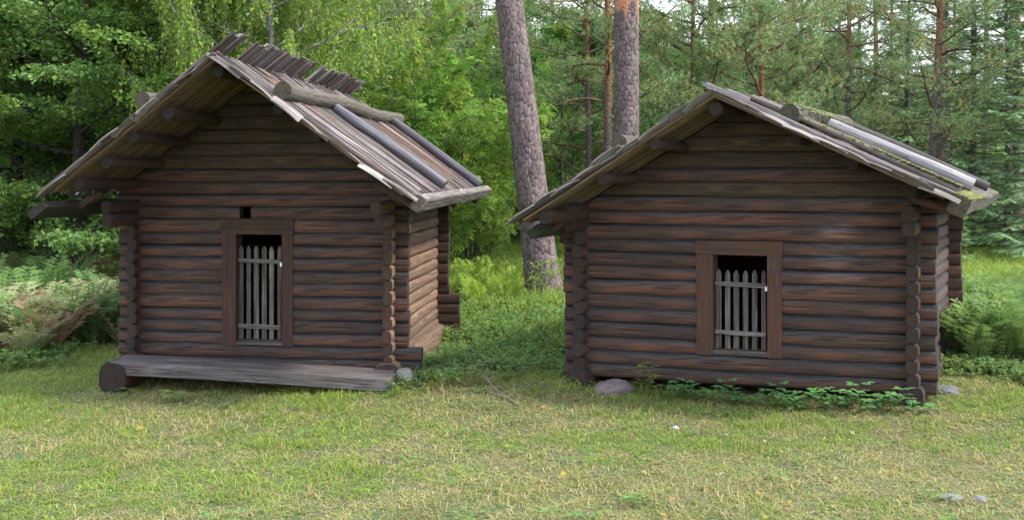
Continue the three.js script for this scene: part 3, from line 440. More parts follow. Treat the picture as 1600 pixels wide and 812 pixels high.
plant('pineB', 'grey_pine', 'tree', pineB, M.needle, M.bark, [[1325, 28, 0.8, 1, 0, 'straight grey pine stem above the moss-covered weight log'], [1452, 25, 0.74, 2, 0.05, 'bare grey leaning pine stem above the mossy roof'], [923, 24.5, 0.72, 4.1, -0.02, 'thin dark-stemmed pine between the two thick pines'], [1370, 40, 1.1, 5], [690, 48, 1.2, 1], [1110, 30, 1.0, 2.2], [1540, 40, 1.1, 0.4], [1255, 46, 1.2, 3.6], [600, 40, 1.1, 5.5]], 'grey-stemmed pine with twisting limbs and loose needle crown', 'grey-stemmed pines in the wood');
plant('pineC', 'bushy_pine', 'tree', pineBushy, M.needle, M.bark, [[548, 25, 1.0, 1, 0, 'bushy pine behind the toothed ridge of the steep roof'], [660, 29, 1.15, 2.5, 0, 'bushy pine rising behind the bright rowans'], [1190, 24, 0.95, 4, 0, 'bushy pine straight behind the mossy weight log of the lower roof'], [1085, 25, 1.0, 0.2, 0, 'bushy pine behind the ridge tip of the lower roof'], [1270, 32, 1.0, 5.2], [1240, 34, 1.2, 1], [860, 40, 1.4, 3], [780, 34, 1.2, 5]], 'bushy low-branched pine with thick needle clumps', 'bushy pines behind the cabins');
const spruceA = () => conifer({ kind: 'spruce', seed: 301, H: 10, base: 0.5, spread: 1.9, r: 0.11, turn0: 90, turn1: 91, twigs: 20, step: 0.27, needles: 7 });
plant('spruceA', 'spruce_tree', 'tree', spruceA, M.needle, M.bark, [[1520, 27, 1.05, 0], [1575, 26, 0.9, 5], [1480, 36, 1.3, 2.1], [1310, 40, 1.2, 1.1], [1580, 30, 1.2, 1], [1420, 34, 1.1, 2], [1395, 46, 1.3, 3], [1240, 38, 1.0, 4], [1345, 52, 1.3, 5], [1620, 24, 1.1, 2.5], [860, 46, 1.2, 1.5], [30, 34, 1.3, 0], [1490, 44, 1.3, 0.7]], 'tall dark green spruce with drooping branches in the wood', 'spruces in the wood');
const spruceS = () => conifer({ kind: 'spruce', seed: 311, H: 1.9, base: 0.15, spread: 0.62, r: 0.025, step: 0.17, whorl: 6, twigs: 22, needles: 6, pal: [[0.16, 0.28, 0.06], [0.18, 0.3, 0.06], [0.13, 0.24, 0.06]], nw: 0.006, turn0: 90, turn1: 91 });
plant('spruceS', 'spruce_sapling', 'tree', spruceS, M.needle, M.bark, [[150, 16.5, 0.95, 0], [55, 17.5, 0.7, 1], [1500, 22, 0.9, 2], [1392, 20, 1.1, 3.3]], 'small light green spruce sapling growing among the ferns', 'spruce saplings');
// broadleaves
const maple = () => broadleaf({ seed: 401, H: 8.2, base: 0.9, spread: 2.9, r: 0.14, limbs: 40, leaves: 76000, leaf: 0.074, wide: 0.42, pal: [[0.14, 0.27, 0.06], [0.16, 0.29, 0.06], [0.11, 0.22, 0.06], [0.19, 0.31, 0.065]], pal2: [[0.19, 0.33, 0.055], [0.2, 0.32, 0.05], [0.14, 0.26, 0.05]], bark: [0.045, 0.036, 0.032], puff: 0.18, up: 0.05, belly: 0.45 });
plant('maple', 'broadleaf_tree', 'tree', maple, M.leaf, M.bark, [[122, 18, 1.05, 0.6, 0, 'large dark-limbed broadleaf tree standing in the ferns by the bench'], [28, 20, 1.1, 2.2], [255, 21, 1.05, 4.0, 0, 'dense broadleaf tree behind the left slope of the steep roof'], [-60, 21, 1.1, 5], [200, 29, 1.25, 1.1]], 'dense green broadleaf tree with dark spreading limbs beyond the ferns', 'broadleaf trees at the wood edge');
const birch = () => broadleaf({ seed: 411, H: 9.5, base: 2.6, spread: 2.3, r: 0.10, limbs: 30, leaves: 62000, leaf: 0.06, wide: 0.38, pal: LIME, bark: [0.33, 0.32, 0.30], weep: 0.75, up: 0.5, droop: 0.5 });
plant('birch', 'birch_tree', 'tree', birch, M.leaf, M.bark, [[430, 16.6, 0.9, 0.4, 0, 'birch with weeping lime-green twigs hanging behind the steep ridge'], [345, 19.5, 1.0, 2.4, 0, 'pale-stemmed birch behind the left slope of the steep roof'], [500, 27, 1.2, 4.2]], 'birch with weeping light green twigs behind the steep roof', 'birches behind the steep roof');
const rowan = () => broadleaf({ seed: 421, H: 4.6, base: 0.5, spread: 1.5, r: 0.035, limbs: 30, leaves: 3600, leaf: 0.19, pinnate: true, pal: LIME, pal2: [[0.17, 0.34, 0.05], [0.2, 0.36, 0.05]], stems: 6, up: 0.75, droop: 0.25, puff: 0.1, belly: 0.5, bark: [0.10, 0.085, 0.07] });
plant('rowan', 'rowan_tree', 'tree', rowan, M.leaf, M.bark, [[676, 19.6, 1.0, 0, 0, 'bright yellow-green rowan with many stems beside the eave of the steep roof'], [735, 22, 0.95, 2, 0, 'slender lime-green rowan next to the leaning pine'], [610, 21.5, 1.08, 4, 0, 'tall rowan behind the rear end of the weight log']], 'bright yellow-green rowan with feathery leaves beside the steep roof', 'rowans between the cabins');
const aspen = () => broadleaf({ seed: 431, H: 6.8, base: 0.4, spread: 2.0, r: 0.07, limbs: 28, leaves: 36000, leaf: 0.062, wide: 0.42, pal: [[0.11, 0.23, 0.065], [0.13, 0.255, 0.06], [0.09, 0.2, 0.065], [0.16, 0.28, 0.065]], pal2: [[0.17, 0.31, 0.06], [0.2, 0.33, 0.06], [0.24, 0.32, 0.06]], bark: [0.14, 0.125, 0.11], puff: 0.15, up: 0.45, stems: 2 });
plant('aspen', 'young_broadleaf_tree', 'tree', aspen, M.leaf, M.bark, [[880, 28, 1.0, 0], [905, 33, 1.2, 1], [805, 30, 1.15, 2], [760, 36, 1.4, 3], [1010, 36, 1.2, 4], [1060, 40, 1.3, 5], [520, 38, 1.3, 0.5], [1150, 38, 1.15, 1.5], [1280, 42, 1.2, 2.5], [300, 36, 1.4, 3.5], [80, 27, 1.2, 4.5], [-20, 27, 1.2, 5.5], [650, 38, 1.3, 1.2], [950, 44, 1.4, 2.2], [1470, 52, 1.2, 3.2], [840, 52, 1.6, 4.2], [390, 44, 1.5, 5.2], [1590, 52, 1.3, 0.2], [70, 24, 1.1, 0.9], [215, 24, 1.15, 2.9], [150, 30, 1.4, 4.9], [1225, 36, 1.1, 0.7], [1400, 42, 1.1, 1.7], [1345, 46, 1.2, 2.7], [1500, 42, 1.0, 3.7], [1110, 44, 1.4, 4.7], [-30, 32, 1.4, 5.7], [560, 44, 1.5, 1.4]], 'young leafy green tree filling the wood behind the cabins', 'young broadleaf trees in the wood');
const shrub = () => broadleaf({ seed: 441, H: 1.9, base: 0.1, spread: 1.0, r: 0.02, limbs: 18, leaves: 5000, leaf: 0.07, wide: 0.4, pal: GREEN, pal2: LIME, stems: 5, up: 0.6, puff: 0.13, belly: 0.5, bark: [0.09, 0.08, 0.06] });
plant('shrub', 'leafy_shrub', 'shrub', shrub, M.leaf, M.bark, [[750, 24, 0.9, 0], [100, 22, 1.1, 1], [20, 18.5, 1.0, 2], [60, 24, 1.3, 3], [170, 20, 1.0, 4], [720, 30, 1.2, 5], [810, 36, 1.2, 0.5], [880, 38, 1.3, 1.5], [1560, 30, 1.1, 2.5], [1530, 36, 1.2, 3.5], [1600, 36, 1.3, 4.5], [1570, 44, 1.4, 5.5], [770, 44, 1.4, 1.1], [1510, 44, 1.4, 2.1], [840, 29, 1.0, 3.1], [-10, 23, 1.2, 4.1]], 'leafy green shrub in the undergrowth of the wood', 'shrubs in the undergrowth');
const saplingM = () => broadleaf({ seed: 451, H: 1.7, base: 0.3, spread: 0.45, r: 0.012, limbs: 12, leaves: 420, leaf: 0.075, wide: 0.4, pal: LIME, up: 0.5, puff: 0.09, bark: [0.12, 0.10, 0.07] });
plant('saplingM', 'leafy_sapling', 'sapling', saplingM, M.leaf, M.bark, [[846, 17.2, 0.5, 0]], 'thin leafy sapling standing in front of the leaning pine');
// far wood, one mass
{
  const r = rng(77), F = new Foliage(), im = [];
  for (let k = 0; k < 60; k++) { const d = rv(r, 1).normalize(), p = rv(r, 0.5); F.leaf(p, d, perp(d, V((r() - 0.5), 1, (r() - 0.5))), 0.26, 0.1, tint(r, GREEN, 0.4)); }
  const N = 11000, m = new THREE.InstancedMesh(F.geo(), M.leaf, N), q = new THREE.Object3D(), c = new THREE.Color();
  for (let k = 0; k < N; k++) {
    const a = (r() - 0.5) * 1.5, dep = 58 + r() * 22, x = Math.tan(a) * dep, top = 4.5 + 7 * fbm(x * 0.16 + 30, 3, 0, 0, 55, 3) * (x > 12 ? 0.7 : 1), y = top * Math.pow(r(), 1.2);
    q.position.set(x, y + 0.2, -dep); q.rotation.set(r() * 6, r() * 6, r() * 6); q.scale.setScalar(0.9 + r() * 0.9); q.updateMatrix(); m.setMatrixAt(k, q.matrix); const v = 0.7 + r() * 0.8; c.setRGB(v, v, v * 0.95); m.setColorAt(k, c);
  }
  m.name = 'distant_woods'; shade(m); scene.add(m); tag(m, 'mass of far green foliage closing the wood', 'woods', null, 'stuff');
}

// ------------------------------------------------------------------ grass and low growth
function inCabin(x, z, m = 0) {
  for (const c of [leftCabin, rightCabin]) { const p = c.G.worldToLocal(V(x, 0, z)), q = c === leftCabin ? [p.x + p.z * Math.sin(-0.034), p.z] : [p.x + p.z * Math.sin(0.19), p.z], hw = c === leftCabin ? 1.39 : 1.6, d = c === leftCabin ? 2.66 : 2.9; if (Math.abs(q[0]) < hw - 0.05 + m && q[1] < 0.0 + m && q[1] > -d - m) return true; }
  return false;
}
leftCabin.G.updateMatrixWorld(); rightCabin.G.updateMatrixWorld();
const SHADES = { green: [[0.17, 0.30, 0.035], [0.21, 0.34, 0.045], [0.14, 0.25, 0.035], [0.28, 0.35, 0.06]], dry: [[0.43, 0.36, 0.16], [0.35, 0.32, 0.10], [0.50, 0.42, 0.23], [0.29, 0.32, 0.07], [0.22, 0.28, 0.05]] };
function turf(seed, size, n, h0, h1, lean, pal, wid, o2 = {}) {
  const r = rng(seed), F = new Foliage();
  for (let k = 0; k < n; k++) {
    const a = r() * 6.283, q = size * 0.62 * Math.sqrt(r()), p = V(Math.cos(a) * q, -0.01, Math.sin(a) * q), long = r() < (o2.long ?? 0), h = lerp(h0, h1, r() * r()) * (long ? 1.9 : 1), b = r() * 6.283, l = lean * (0.4 + r()) * (long ? 1.5 : 1), d = V(Math.cos(b) * l, 1, Math.sin(b) * l).normalize(), s = V(-Math.sin(b + r() - 0.5), 0, Math.cos(b + r() - 0.5)).multiplyScalar(wid * (0.6 + 0.8 * r()) * (long ? 1.2 : 1)), c = tint(r, long && o2.pal ? o2.pal : pal, 0.3);
    const m = p.clone().addScaledVector(d, h * 0.55), e = m.clone().addScaledVector(V(d.x * 1.9, d.y * 0.6 - 0.15 * l, d.z * 1.9).normalize(), h * 0.5);
    F.quad(p.clone().sub(s), p.clone().add(s), m.clone().addScaledVector(s, 0.8), m.clone().addScaledVector(s, -0.8), c); F.blade(m, e, s.clone().multiplyScalar(0.8), c);
  }
  return F.geo();
}
function scatter(name, geo, mat, pts, label, cat, parent = scene) {
  const m = new THREE.InstancedMesh(geo, mat, pts.length), q = new THREE.Object3D(), c = new THREE.Color();
  pts.forEach((p, k) => { q.position.set(p.x, p.y, p.z); q.rotation.set(p.rx ?? 0, p.ry ?? 0, p.rz ?? 0, 'YXZ'); q.scale.set(p.s ?? 1, (p.s ?? 1) * (p.sy ?? 1), p.s ?? 1); q.updateMatrix(); m.setMatrixAt(k, q.matrix); const v = p.c ?? [1, 1, 1]; c.setRGB(...v); m.setColorAt(k, c); });
  m.name = name; shade(m); parent.add(m); if (parent === scene) tag(m, label, cat, null, 'stuff'); else { m.userData.kind = 'stuff'; m.userData.label = label; } return m;
}
{
  const r = rng(901), lush = [], dry = [], tall = [], berry = [], lawnFar = [];
  const dryness = (x, z) => 0.5 + 1.35 * (fbm(x * 0.6 + 70, z * 0.95 + 70, 0, 0, 88, 4) - 0.5) + 0.15 * smooth(-3, 1.5, x) - 0.01;
  const put = (list, x, z, s, sy, v) => { const k = 1 + (r() - 0.5) * 0.3; list.push({ x, y: ground(x, z), z, s, sy, ry: r() * 6.283, rx: (r() - 0.5) * 0.15, rz: (r() - 0.5) * 0.15, c: (v ?? [1, 1, 1]).map((q) => q * k) }); };
  for (let dep = 5.7; dep < 11.8; dep += 0.15) for (let x = -0.54 * dep - 0.6; x < 0.54 * dep + 0.6; x += 0.15) {
    const px = x + (r() - 0.5) * 0.15, z = -dep + (r() - 0.5) * 0.15; if (inCabin(px, z, -0.12)) continue;
    const d = dryness(px, z), far = smooth(8.5, 10.6, dep), tuft = fbm(px * 1.7 + 5, z * 1.7 + 5, 0, 0, 44, 2) > 0.64 ? 1.3 + r() * 0.9 : 1;
    put(d + (r() - 0.5) * 0.36 > 0.51 ? dry : lush, px, z, 0.9 + r() * 0.3, (0.8 + r() * 0.5) * tuft * (1 + 0.3 * far));
  }
  for (let k = 0; k < 7500; k++) {                              // rough grass and bilberry where nobody mows
    const dep = 9.2 + 26 * Math.pow(r(), 1.7), x = (r() - 0.5) * 1.12 * dep, z = -dep; if (inCabin(x, z, 0.05)) continue;
    const px = 800 + x / dep * 1600; let w = 0;
    if (px < 250) w = smooth(11.0, 12.2, dep); else if (px > 560 && px < 930) w = smooth(10.0, 11.2, dep + 0.9 * (fbm(x * 1.2, z, 0, 0, 12, 2) - 0.5)) * smooth(520, 680, px); else if (px > 1430) w = smooth(9.9, 11, dep); else w = 0.25 * smooth(12, 13, dep);
    if (px > 1430 && dep > 19) w *= 0.25; if (r() > w) continue;
    const n = fbm(x * 0.9 + 20, z * 0.9 + 20, 0, 0, 66, 3);
    if (n + (r() - 0.5) * 0.2 > 0.45) put(berry, x, z, 0.8 + r() * 0.5, (0.45 + r() * 0.55) * (0.85 + 0.6 * smooth(11, 14, dep)), n > 0.58 ? [1.25, 1.15, 0.8] : [1.0, 1.05, 0.95]); else put(tall, x, z, 0.8 + r() * 0.6, (0.35 + r() * 0.5) * (0.7 + 0.6 * smooth(10.5, 14, dep)));
  }
  for (let k = 0; k < 3800; k++) { const dep = 16 + 30 * r(), right = r() < 0.55, px = right ? 1440 + r() * 240 : 640 + r() * 300, x = (px - 800) / 1600 * dep; if (inCabin(x, -dep, 0.2)) continue; put(lawnFar, x, -dep, 1.6 + r() * 0.6, 0.7 + r() * 0.5, [1, 1, 1]); }
  const fresh = [...SHADES.green, ...SHADES.green, SHADES.dry[1], SHADES.dry[0], [0.28, 0.33, 0.06]];
  scatter('lush_grass', turf(31, 0.24, 360, 0.018, 0.075, 1.3, fresh, 0.0029, { long: 0.08, pal: [SHADES.green[1], SHADES.green[3], SHADES.dry[3]] }), M.leaf, lush, 'short green grass of the lawn before the cabins', 'grass');
  scatter('dry_grass', turf(32, 0.24, 330, 0.015, 0.075, 1.7, [...SHADES.dry, SHADES.green[1], SHADES.green[3]], 0.0029, { long: 0.06, pal: [SHADES.dry[0], SHADES.dry[2]] }), M.leaf, dry, 'short straw-coloured grass in dry patches of the lawn', 'grass');
  scatter('rough_grass', turf(33, 0.4, 110, 0.08, 0.34, 0.7, [...SHADES.green, SHADES.green[3], SHADES.dry[0]], 0.003), M.leaf, tall, 'long rough grass growing between and behind the cabins', 'grass');
  scatter('meadow_grass', turf(34, 0.6, 150, 0.06, 0.25, 0.8, [...SHADES.green, SHADES.green[3], SHADES.dry[3]], 0.006), M.leaf, lawnFar, 'bright green grass of the far glade beyond the cabins', 'grass');
  const B = new Foliage(), br = rng(35), pal = [[0.14, 0.26, 0.055], [0.17, 0.29, 0.06], [0.10, 0.20, 0.06], [0.26, 0.32, 0.06], [0.13, 0.24, 0.10]];
  for (let s = 0; s < 26; s++) { const a = br() * 6.28, q = 0.24 * Math.sqrt(br()), st = path(br, V(Math.cos(a) * q, 0, Math.sin(a) * q), V((br() - 0.5) * 0.8, 1, (br() - 0.5) * 0.8), 0.10 + br() * 0.18, 4, 0.2, 0.02); for (let k = 0; k < 3; k++) B.blade(st[k], st[k + 1], V(0.0015, 0, 0), [0.09, 0.08, 0.04]); for (let k = 0; k < 13; k++) { const d = rv(br, 1); d.y = Math.abs(d.y) * 0.4; d.normalize(); B.leaf(along(st, 0.25 + 0.75 * br()), d, perp(d, V((br() - 0.5) * 0.8, 1, (br() - 0.5) * 0.8)), 0.028 + br() * 0.02, 0.0105, tint(br, pal, 0.3)); } }
  scatter('bilberry_undergrowth', B.geo(), M.leaf, berry, 'low bilberry and lingonberry bushes covering the wood floor', 'undergrowth');
  // fallen leaves
  const cl = [], W = new Foliage(), wr = rng(36); for (let s = 0; s < 9; s++) { const a = wr() * 6.28, q = 0.09 * Math.sqrt(wr()), c = V(Math.cos(a) * q, 0.025 + wr() * 0.03, Math.sin(a) * q), col = tint(wr, [[0.13, 0.27, 0.05], [0.17, 0.3, 0.06], [0.10, 0.22, 0.05]], 0.25); for (let k = 0; k < 3; k++) { const d = V(Math.cos(k * 2.09 + a * 3), 0.15, Math.sin(k * 2.09 + a * 3)).normalize(); W.leaf(c, d, perp(d, UP), 0.02, 0.009, col, 0.2); } }
  for (let k = 0; k < 260; k++) { const dep = 5.8 + 4.8 * r(), x = (r() - 0.5) * 1.1 * dep; if (inCabin(x, -dep, 0.1) || fbm(x * 0.9 + 15, dep * 0.9, 0, 0, 73, 3) < 0.53) continue; cl.push({ x, y: ground(x, -dep), z: -dep, s: 0.8 + r() * 0.8, ry: r() * 6.28 }); }
  scatter('clover', W.geo(), M.leaf, cl, 'small round clover leaves in patches of the lawn', 'clover');
  const L = new Foliage(); L.leaf(V(0, 0, 0), V(1, 0.1, 0).normalize(), V(0, 1, 0), 0.045, 0.016, [1, 1, 1], 0.5);
  const lv = [], cols = [[0.45, 0.33, 0.05], [0.30, 0.17, 0.08], [0.36, 0.26, 0.13], [0.2, 0.11, 0.07], [0.42, 0.36, 0.22]];
  for (let k = 0; k < 170; k++) { const dep = 6 + 5 * r(), x = (r() - 0.5) * 1.06 * dep; if (inCabin(x, -dep, 0.1)) continue; lv.push({ x, y: ground(x, -dep) + 0.03 + r() * 0.02, z: -dep, s: 0.7 + r() * 0.7, ry: r() * 6.28, rx: (r() - 0.5), rz: (r() - 0.5), c: cols[Math.floor(r() * 5)] }); }
  scatter('fallen_leaves', L.geo(), M.leaf, lv, 'yellow and brown fallen leaves strewn over the lawn', 'leaves');
}

// ferns: every plant a thing
function fern(seed, pal, fronds, len) {
  const r = rng(seed), F = new Foliage();
  for (let f = 0; f < fronds; f++) {
    const a = f / fronds * 6.283 + r() * 0.7, L = len * (0.75 + r() * 0.4), st = path(r, V(0, 0, 0), V(Math.cos(a) * 0.75, 1.5 + r() * 0.6, Math.sin(a) * 0.75), L, 12, 0.05, -0.085), n = 19, c0 = tint(r, pal, 0.2);
    for (let k = 0; k < 12; k++) F.blade(st[k], st[k + 1], V(-Math.sin(a) * 0.004, 0, Math.cos(a) * 0.004), [c0[0] * 0.9, c0[1] * 0.75, c0[2] * 0.7]);
    for (let k = 2; k < n; k++) {
      const t = k / n, p = along(st, t), d = along(st, Math.min(1, t + 0.05)).sub(along(st, Math.max(0, t - 0.05))).normalize(), nn = perp(d, V(Math.cos(a) * -0.4, 1, Math.sin(a) * -0.4)), sd = new THREE.Vector3().crossVectors(d, nn), w = L * 0.26 * Math.sin(Math.PI * Math.pow(1 - t, 0.75)) ** 0.9 + 0.012;
      for (const s of [-1, 1]) { const q = sd.clone().multiplyScalar(s).addScaledVector(d, 0.35).addScaledVector(nn, (r() - 0.6) * 0.4).normalize(), c = mix3(c0, tint(r, pal, 0.25), 0.35), m = p.clone().addScaledVector(q, w * 0.5); F.leaf(p, q, perp(q, nn), w, L * 0.017, c, 0.2); for (const e of [0.25, 0.5]) for (const g of [-1, 1]) { const b = p.clone().addScaledVector(q, w * e); F.leaf(b, d.clone().multiplyScalar(g).addScaledVector(q, 0.6).normalize(), nn, w * 0.22, w * 0.05, c, 0.1); } }
    }
  }
  return F.geo();
}
{
  const kinds = {
    green: [fern(501, [[0.145, 0.275, 0.072], [0.189, 0.304, 0.087], [0.131, 0.246, 0.087]], 9, 0.95), 'green bracken fern with arching fronds beyond the bench end', 'green ferns beside the steep-roofed cabin'],
    pale: [fern(502, [[0.30, 0.36, 0.17], [0.26, 0.33, 0.14], [0.36, 0.36, 0.19]], 8, 0.9), 'pale fern with fading grey-green fronds beyond the bench end', 'fading ferns beside the steep-roofed cabin'],
    brown: [fern(503, [[0.40, 0.25, 0.15], [0.46, 0.31, 0.21], [0.30, 0.19, 0.10]], 8, 0.85), 'withered brown fern standing among green ferns beyond the bench end', 'withered ferns beside the steep-roofed cabin'],
    lime: [fern(504, [[0.275, 0.406, 0.058], [0.334, 0.435, 0.065], [0.232, 0.362, 0.058]], 9, 0.8), 'yellow-green fern at the foot of the leaning pine', 'yellow-green ferns by the leaning pine'],
    right: [fern(505, [[0.203, 0.319, 0.087], [0.261, 0.362, 0.087], [0.160, 0.275, 0.087]], 8, 0.8), 'light green fern in the glade beside the lower cabin', 'ferns beside the lower cabin'],
    dead: [fern(506, [[0.290, 0.131, 0.065], [0.232, 0.109, 0.058], [0.348, 0.174, 0.087]], 10, 0.6), 'dead rust-brown fern against the rear corner of the lower cabin', 'dead ferns at the rear of the lower cabin'],
  };
  const r = rng(610), add = (k, x, z, s) => { if (inCabin(x, z, 0.15)) return; const [g, label, grp] = kinds[k], m = mesh('fern_plant', g, M.leaf, scene); tag(m, label, 'fern', grp); m.position.set(x, ground(x, z) - 0.02, z); m.rotation.set((r() - 0.5) * 0.3, r() * 6.28, (r() - 0.5) * 0.3); m.scale.setScalar(s); };
  for (let k = 0; k < 100; k++) { const dep = 12.1 + 9 * Math.pow(k / 100, 1.2) + r() * 0.5, px = -70 + r() * 262, x = (px - 800) / 1600 * dep, q = 0.5 + 0.5 * (fbm(x * 1.4 + 9, dep * 1.4, 0, 0, 17, 2) - 0.5) + (r() - 0.5) * 0.55; add(q > 0.52 ? 'brown' : q > 0.36 ? 'pale' : 'green', x, -dep, (0.8 + r() * 0.45) * (dep < 12.8 ? 0.8 : 1)); }
  for (let k = 0; k < 22; k++) { const dep = 16 + r() * 4.5, px = 685 + r() * 125; add('lime', (px - 800) / 1600 * dep, -dep, 0.55 + r() * 0.28); }
  for (let k = 0; k < 44; k++) { const dep = 11.3 + r() * 4.4, px = 1505 + r() * 135; add('right', (px - 800) / 1600 * dep, -dep, 0.6 + r() * 0.4); }
  for (const [px, dep] of [[1508, 12.6], [1520, 12.9], [1534, 12.7], [1516, 12.3]]) add('dead', (px - 800) / 1600 * dep, -dep, 0.8 + r() * 0.3);
}
// raspberry plants along the lower cabin
{
  const raspberry = (seed, h, n, pal) => { const r = rng(seed), F = new Foliage(), st = path(r, V(0, 0, 0), V((r() - 0.5) * 0.5, 1, (r() - 0.5) * 0.5), h, 5, 0.12, 0.02); for (let k = 0; k < 5; k++) F.blade(st[k], st[k + 1], V(0.003, 0, 0.002), [0.12, 0.14, 0.05]);
    for (let k = 0; k < n; k++) { const a = k * 2.4 + r(), p = along(st, 0.3 + 0.7 * k / n), d = V(Math.cos(a), 0.25 - 0.3 * r(), Math.sin(a)).normalize(), c = p.clone().addScaledVector(d, 0.05), nn = perp(d, V((r() - 0.5) * 0.5, 1, (r() - 0.5) * 0.5)), sd = new THREE.Vector3().crossVectors(d, nn), col = tint(r, pal, 0.2); F.blade(p, c, V(0, 0.002, 0), [0.1, 0.14, 0.04]);
      for (const [s, f, l] of [[0, 1, 0.085], [-1, 0.35, 0.065], [1, 0.35, 0.065]]) { const q = d.clone().multiplyScalar(f).addScaledVector(sd, s).normalize(), b = c.clone().addScaledVector(d, s ? 0.005 : 0.02); F.leaf(b, q, nn, l, l * 0.36, col, 0.3); for (const g of [-1, 1]) F.leaf(b.clone().addScaledVector(q, l * 0.2), q.clone().addScaledVector(new THREE.Vector3().crossVectors(q, nn), g * 0.7).normalize(), nn, l * 0.55, l * 0.16, col, 0.3); } }
    return F.geo(); };
  const pal = [[0.11, 0.29, 0.065], [0.13, 0.32, 0.07], [0.09, 0.25, 0.07]], gs = [raspberry(701, 0.16, 8, pal), raspberry(702, 0.24, 11, pal), raspberry(703, 0.11, 7, pal)], r = rng(720);
  [1050, 1072, 1092, 1112, 1138, 1160, 1198, 1218, 1240, 1262, 1288, 1305, 1325, 1345, 1368, 1390, 1412, 1440].forEach((px, i) => { const dep = 10.2 - (px - 1040) * 0.00190 - r() * 0.25, [x, z] = at(px, dep), m = mesh('raspberry_plant', gs[i % 3], M.leaf, scene); tag(m, 'small bright green raspberry plant along the foot of the lower cabin', 'plant', 'raspberry plants by the lower cabin'); m.position.set(x, ground(x, z), z); m.rotation.y = r() * 6; m.scale.setScalar(0.85 + r() * 0.35); });
  const [x, z] = at(1015, 10.15), y = mesh('seedling', raspberry(705, 0.34, 16, [[0.2, 0.22, 0.04], [0.16, 0.2, 0.04], [0.22, 0.18, 0.04]]), M.leaf, scene); tag(y, 'thin yellowing seedling beside the rounded boulder', 'plant'); y.position.set(x, ground(x, z), z);
  const [x2, z2] = at(268, 9.95), w = mesh('weed', raspberry(706, 0.13, 7, LIME), M.leaf, scene); tag(w, 'small weed growing under the plank bench', 'plant'); w.position.set(x2, ground(x2, z2), z2);
}
// stones
function stone(name, px, dep, sx, sy, sz, col, label, seed, sink = 0.35) {
  const g = new THREE.IcosahedronGeometry(1, 4), p = g.attributes.position, cl = []; for (let k = 0; k < p.count; k++) { const v = V(p.getX(k), p.getY(k), p.getZ(k)), n = fbm(v.x * 1.3 + v.z + 9, v.y * 1.3 - v.z + 9, 0, 0, seed, 3), m = fbm(v.x * 9 + 30 + v.z * 5, v.y * 9 + 30, 0, 0, seed + 4, 3); v.multiplyScalar(0.72 + 0.56 * n + 0.09 * (m - 0.5)); p.setXYZ(k, v.x * sx, v.y * sy, v.z * sz); const q = 0.6 + 0.8 * m; cl.push(col[0] * q, col[1] * q, col[2] * q); }
  g.setAttribute('color', new THREE.Float32BufferAttribute(cl, 3)); g.computeVertexNormals(); const m = mesh(name, g, M.plain, scene), [x, z] = at(px, dep); m.position.set(x, ground(x, z) + sy * (1 - sink * 2) * 0.5, z); tag(m, label, 'stone'); return m;
}
stone('boulder', 958, 10.35, 0.21, 0.13, 0.2, [0.14, 0.112, 0.11], 'rounded pinkish-grey boulder under the near corner of the lower cabin', 801, 0.5);
stone('corner_stone', 1476, 10.0, 0.14, 0.07, 0.13, [0.11, 0.105, 0.1], 'flat grey stone at the outer corner of the lower cabin', 803);
stone('corner_stone', 634, 10.35, 0.11, 0.11, 0.12, [0.20, 0.19, 0.178], 'pale stone supporting the right end of the plank bench', 805);
stone('field_stone', 1488, 6.95, 0.085, 0.03, 0.05, [0.15, 0.145, 0.14], 'larger flat grey stone lying in the short lawn grass', 807, 0.3);
stone('field_stone', 1532, 6.92, 0.055, 0.028, 0.045, [0.15, 0.145, 0.14], 'smaller flat grey stone lying in the short lawn grass', 809, 0.3);
stone('pebble', 1056, 8.85, 0.03, 0.022, 0.022, [0.4, 0.4, 0.4], 'tiny pale pebble in the lawn before the lower cabin', 811, 0.1);
// bench before the steep-roofed cabin
{
  const g = group('plank_bench'), r = rng(840); tag(g, 'long weathered plank bench in front of the steep-roofed cabin', 'bench'); g.position.copy(leftCabin.G.position); g.rotation.copy(leftCabin.G.rotation);
  const T = (n, A, B, a, b, o) => mesh(n, timber(r, V(...A), V(...B), a, b, { soft: false, prof: outline(8, 7), jit: 0.025, vary: 0.05, ...o }), [M.grey, M.endGrey], g);
  T('plank', [-1.42, 0.268, 0.22], [1.50, 0.186, 0.25], 0.115, 0.04, { tone: [0.62, 0.58, 0.62], rough: 0.06 });
  T('plank', [-1.40, 0.232, 0.465], [1.54, 0.15, 0.485], 0.12, 0.072, { tone: [0.66, 0.59, 0.60], rough: 0.09, taper: 1.05 });
}
// fallen branch
{
  const g = [], r = rng(850), A = at(722, 10.5), B = at(815, 9.5), a = V(A[0], ground(...A) + 0.12, A[1]), b = V(B[0], ground(...B) + 0.03, B[1]), d = b.clone().sub(a), pts = [0, 0.2, 0.4, 0.6, 0.8, 1].map((t) => a.clone().addScaledVector(d, t).add(V((r() - 0.5) * 0.05, 0.03 * Math.sin(t * 6), (r() - 0.5) * 0.05)));
  g.push(limb(pts, 0.004, 0.009, 6, [0.13, 0.11, 0.095])); for (const t of [0.15, 0.35, 0.5, 0.75]) { const s = path(r, along(pts, t), V((r() - 0.5), 0.15, r() - 0.5), 0.25, 4, 0.2, 0); g.push(limb(s, 0.004, 0.002, 5, [0.17, 0.15, 0.13])); }
  tag(mesh('fallen_branch', stripGroups(mergeGeometries(g)), M.plain, scene), 'dry grey fallen branch in the grass between the cabins', 'branch');
}
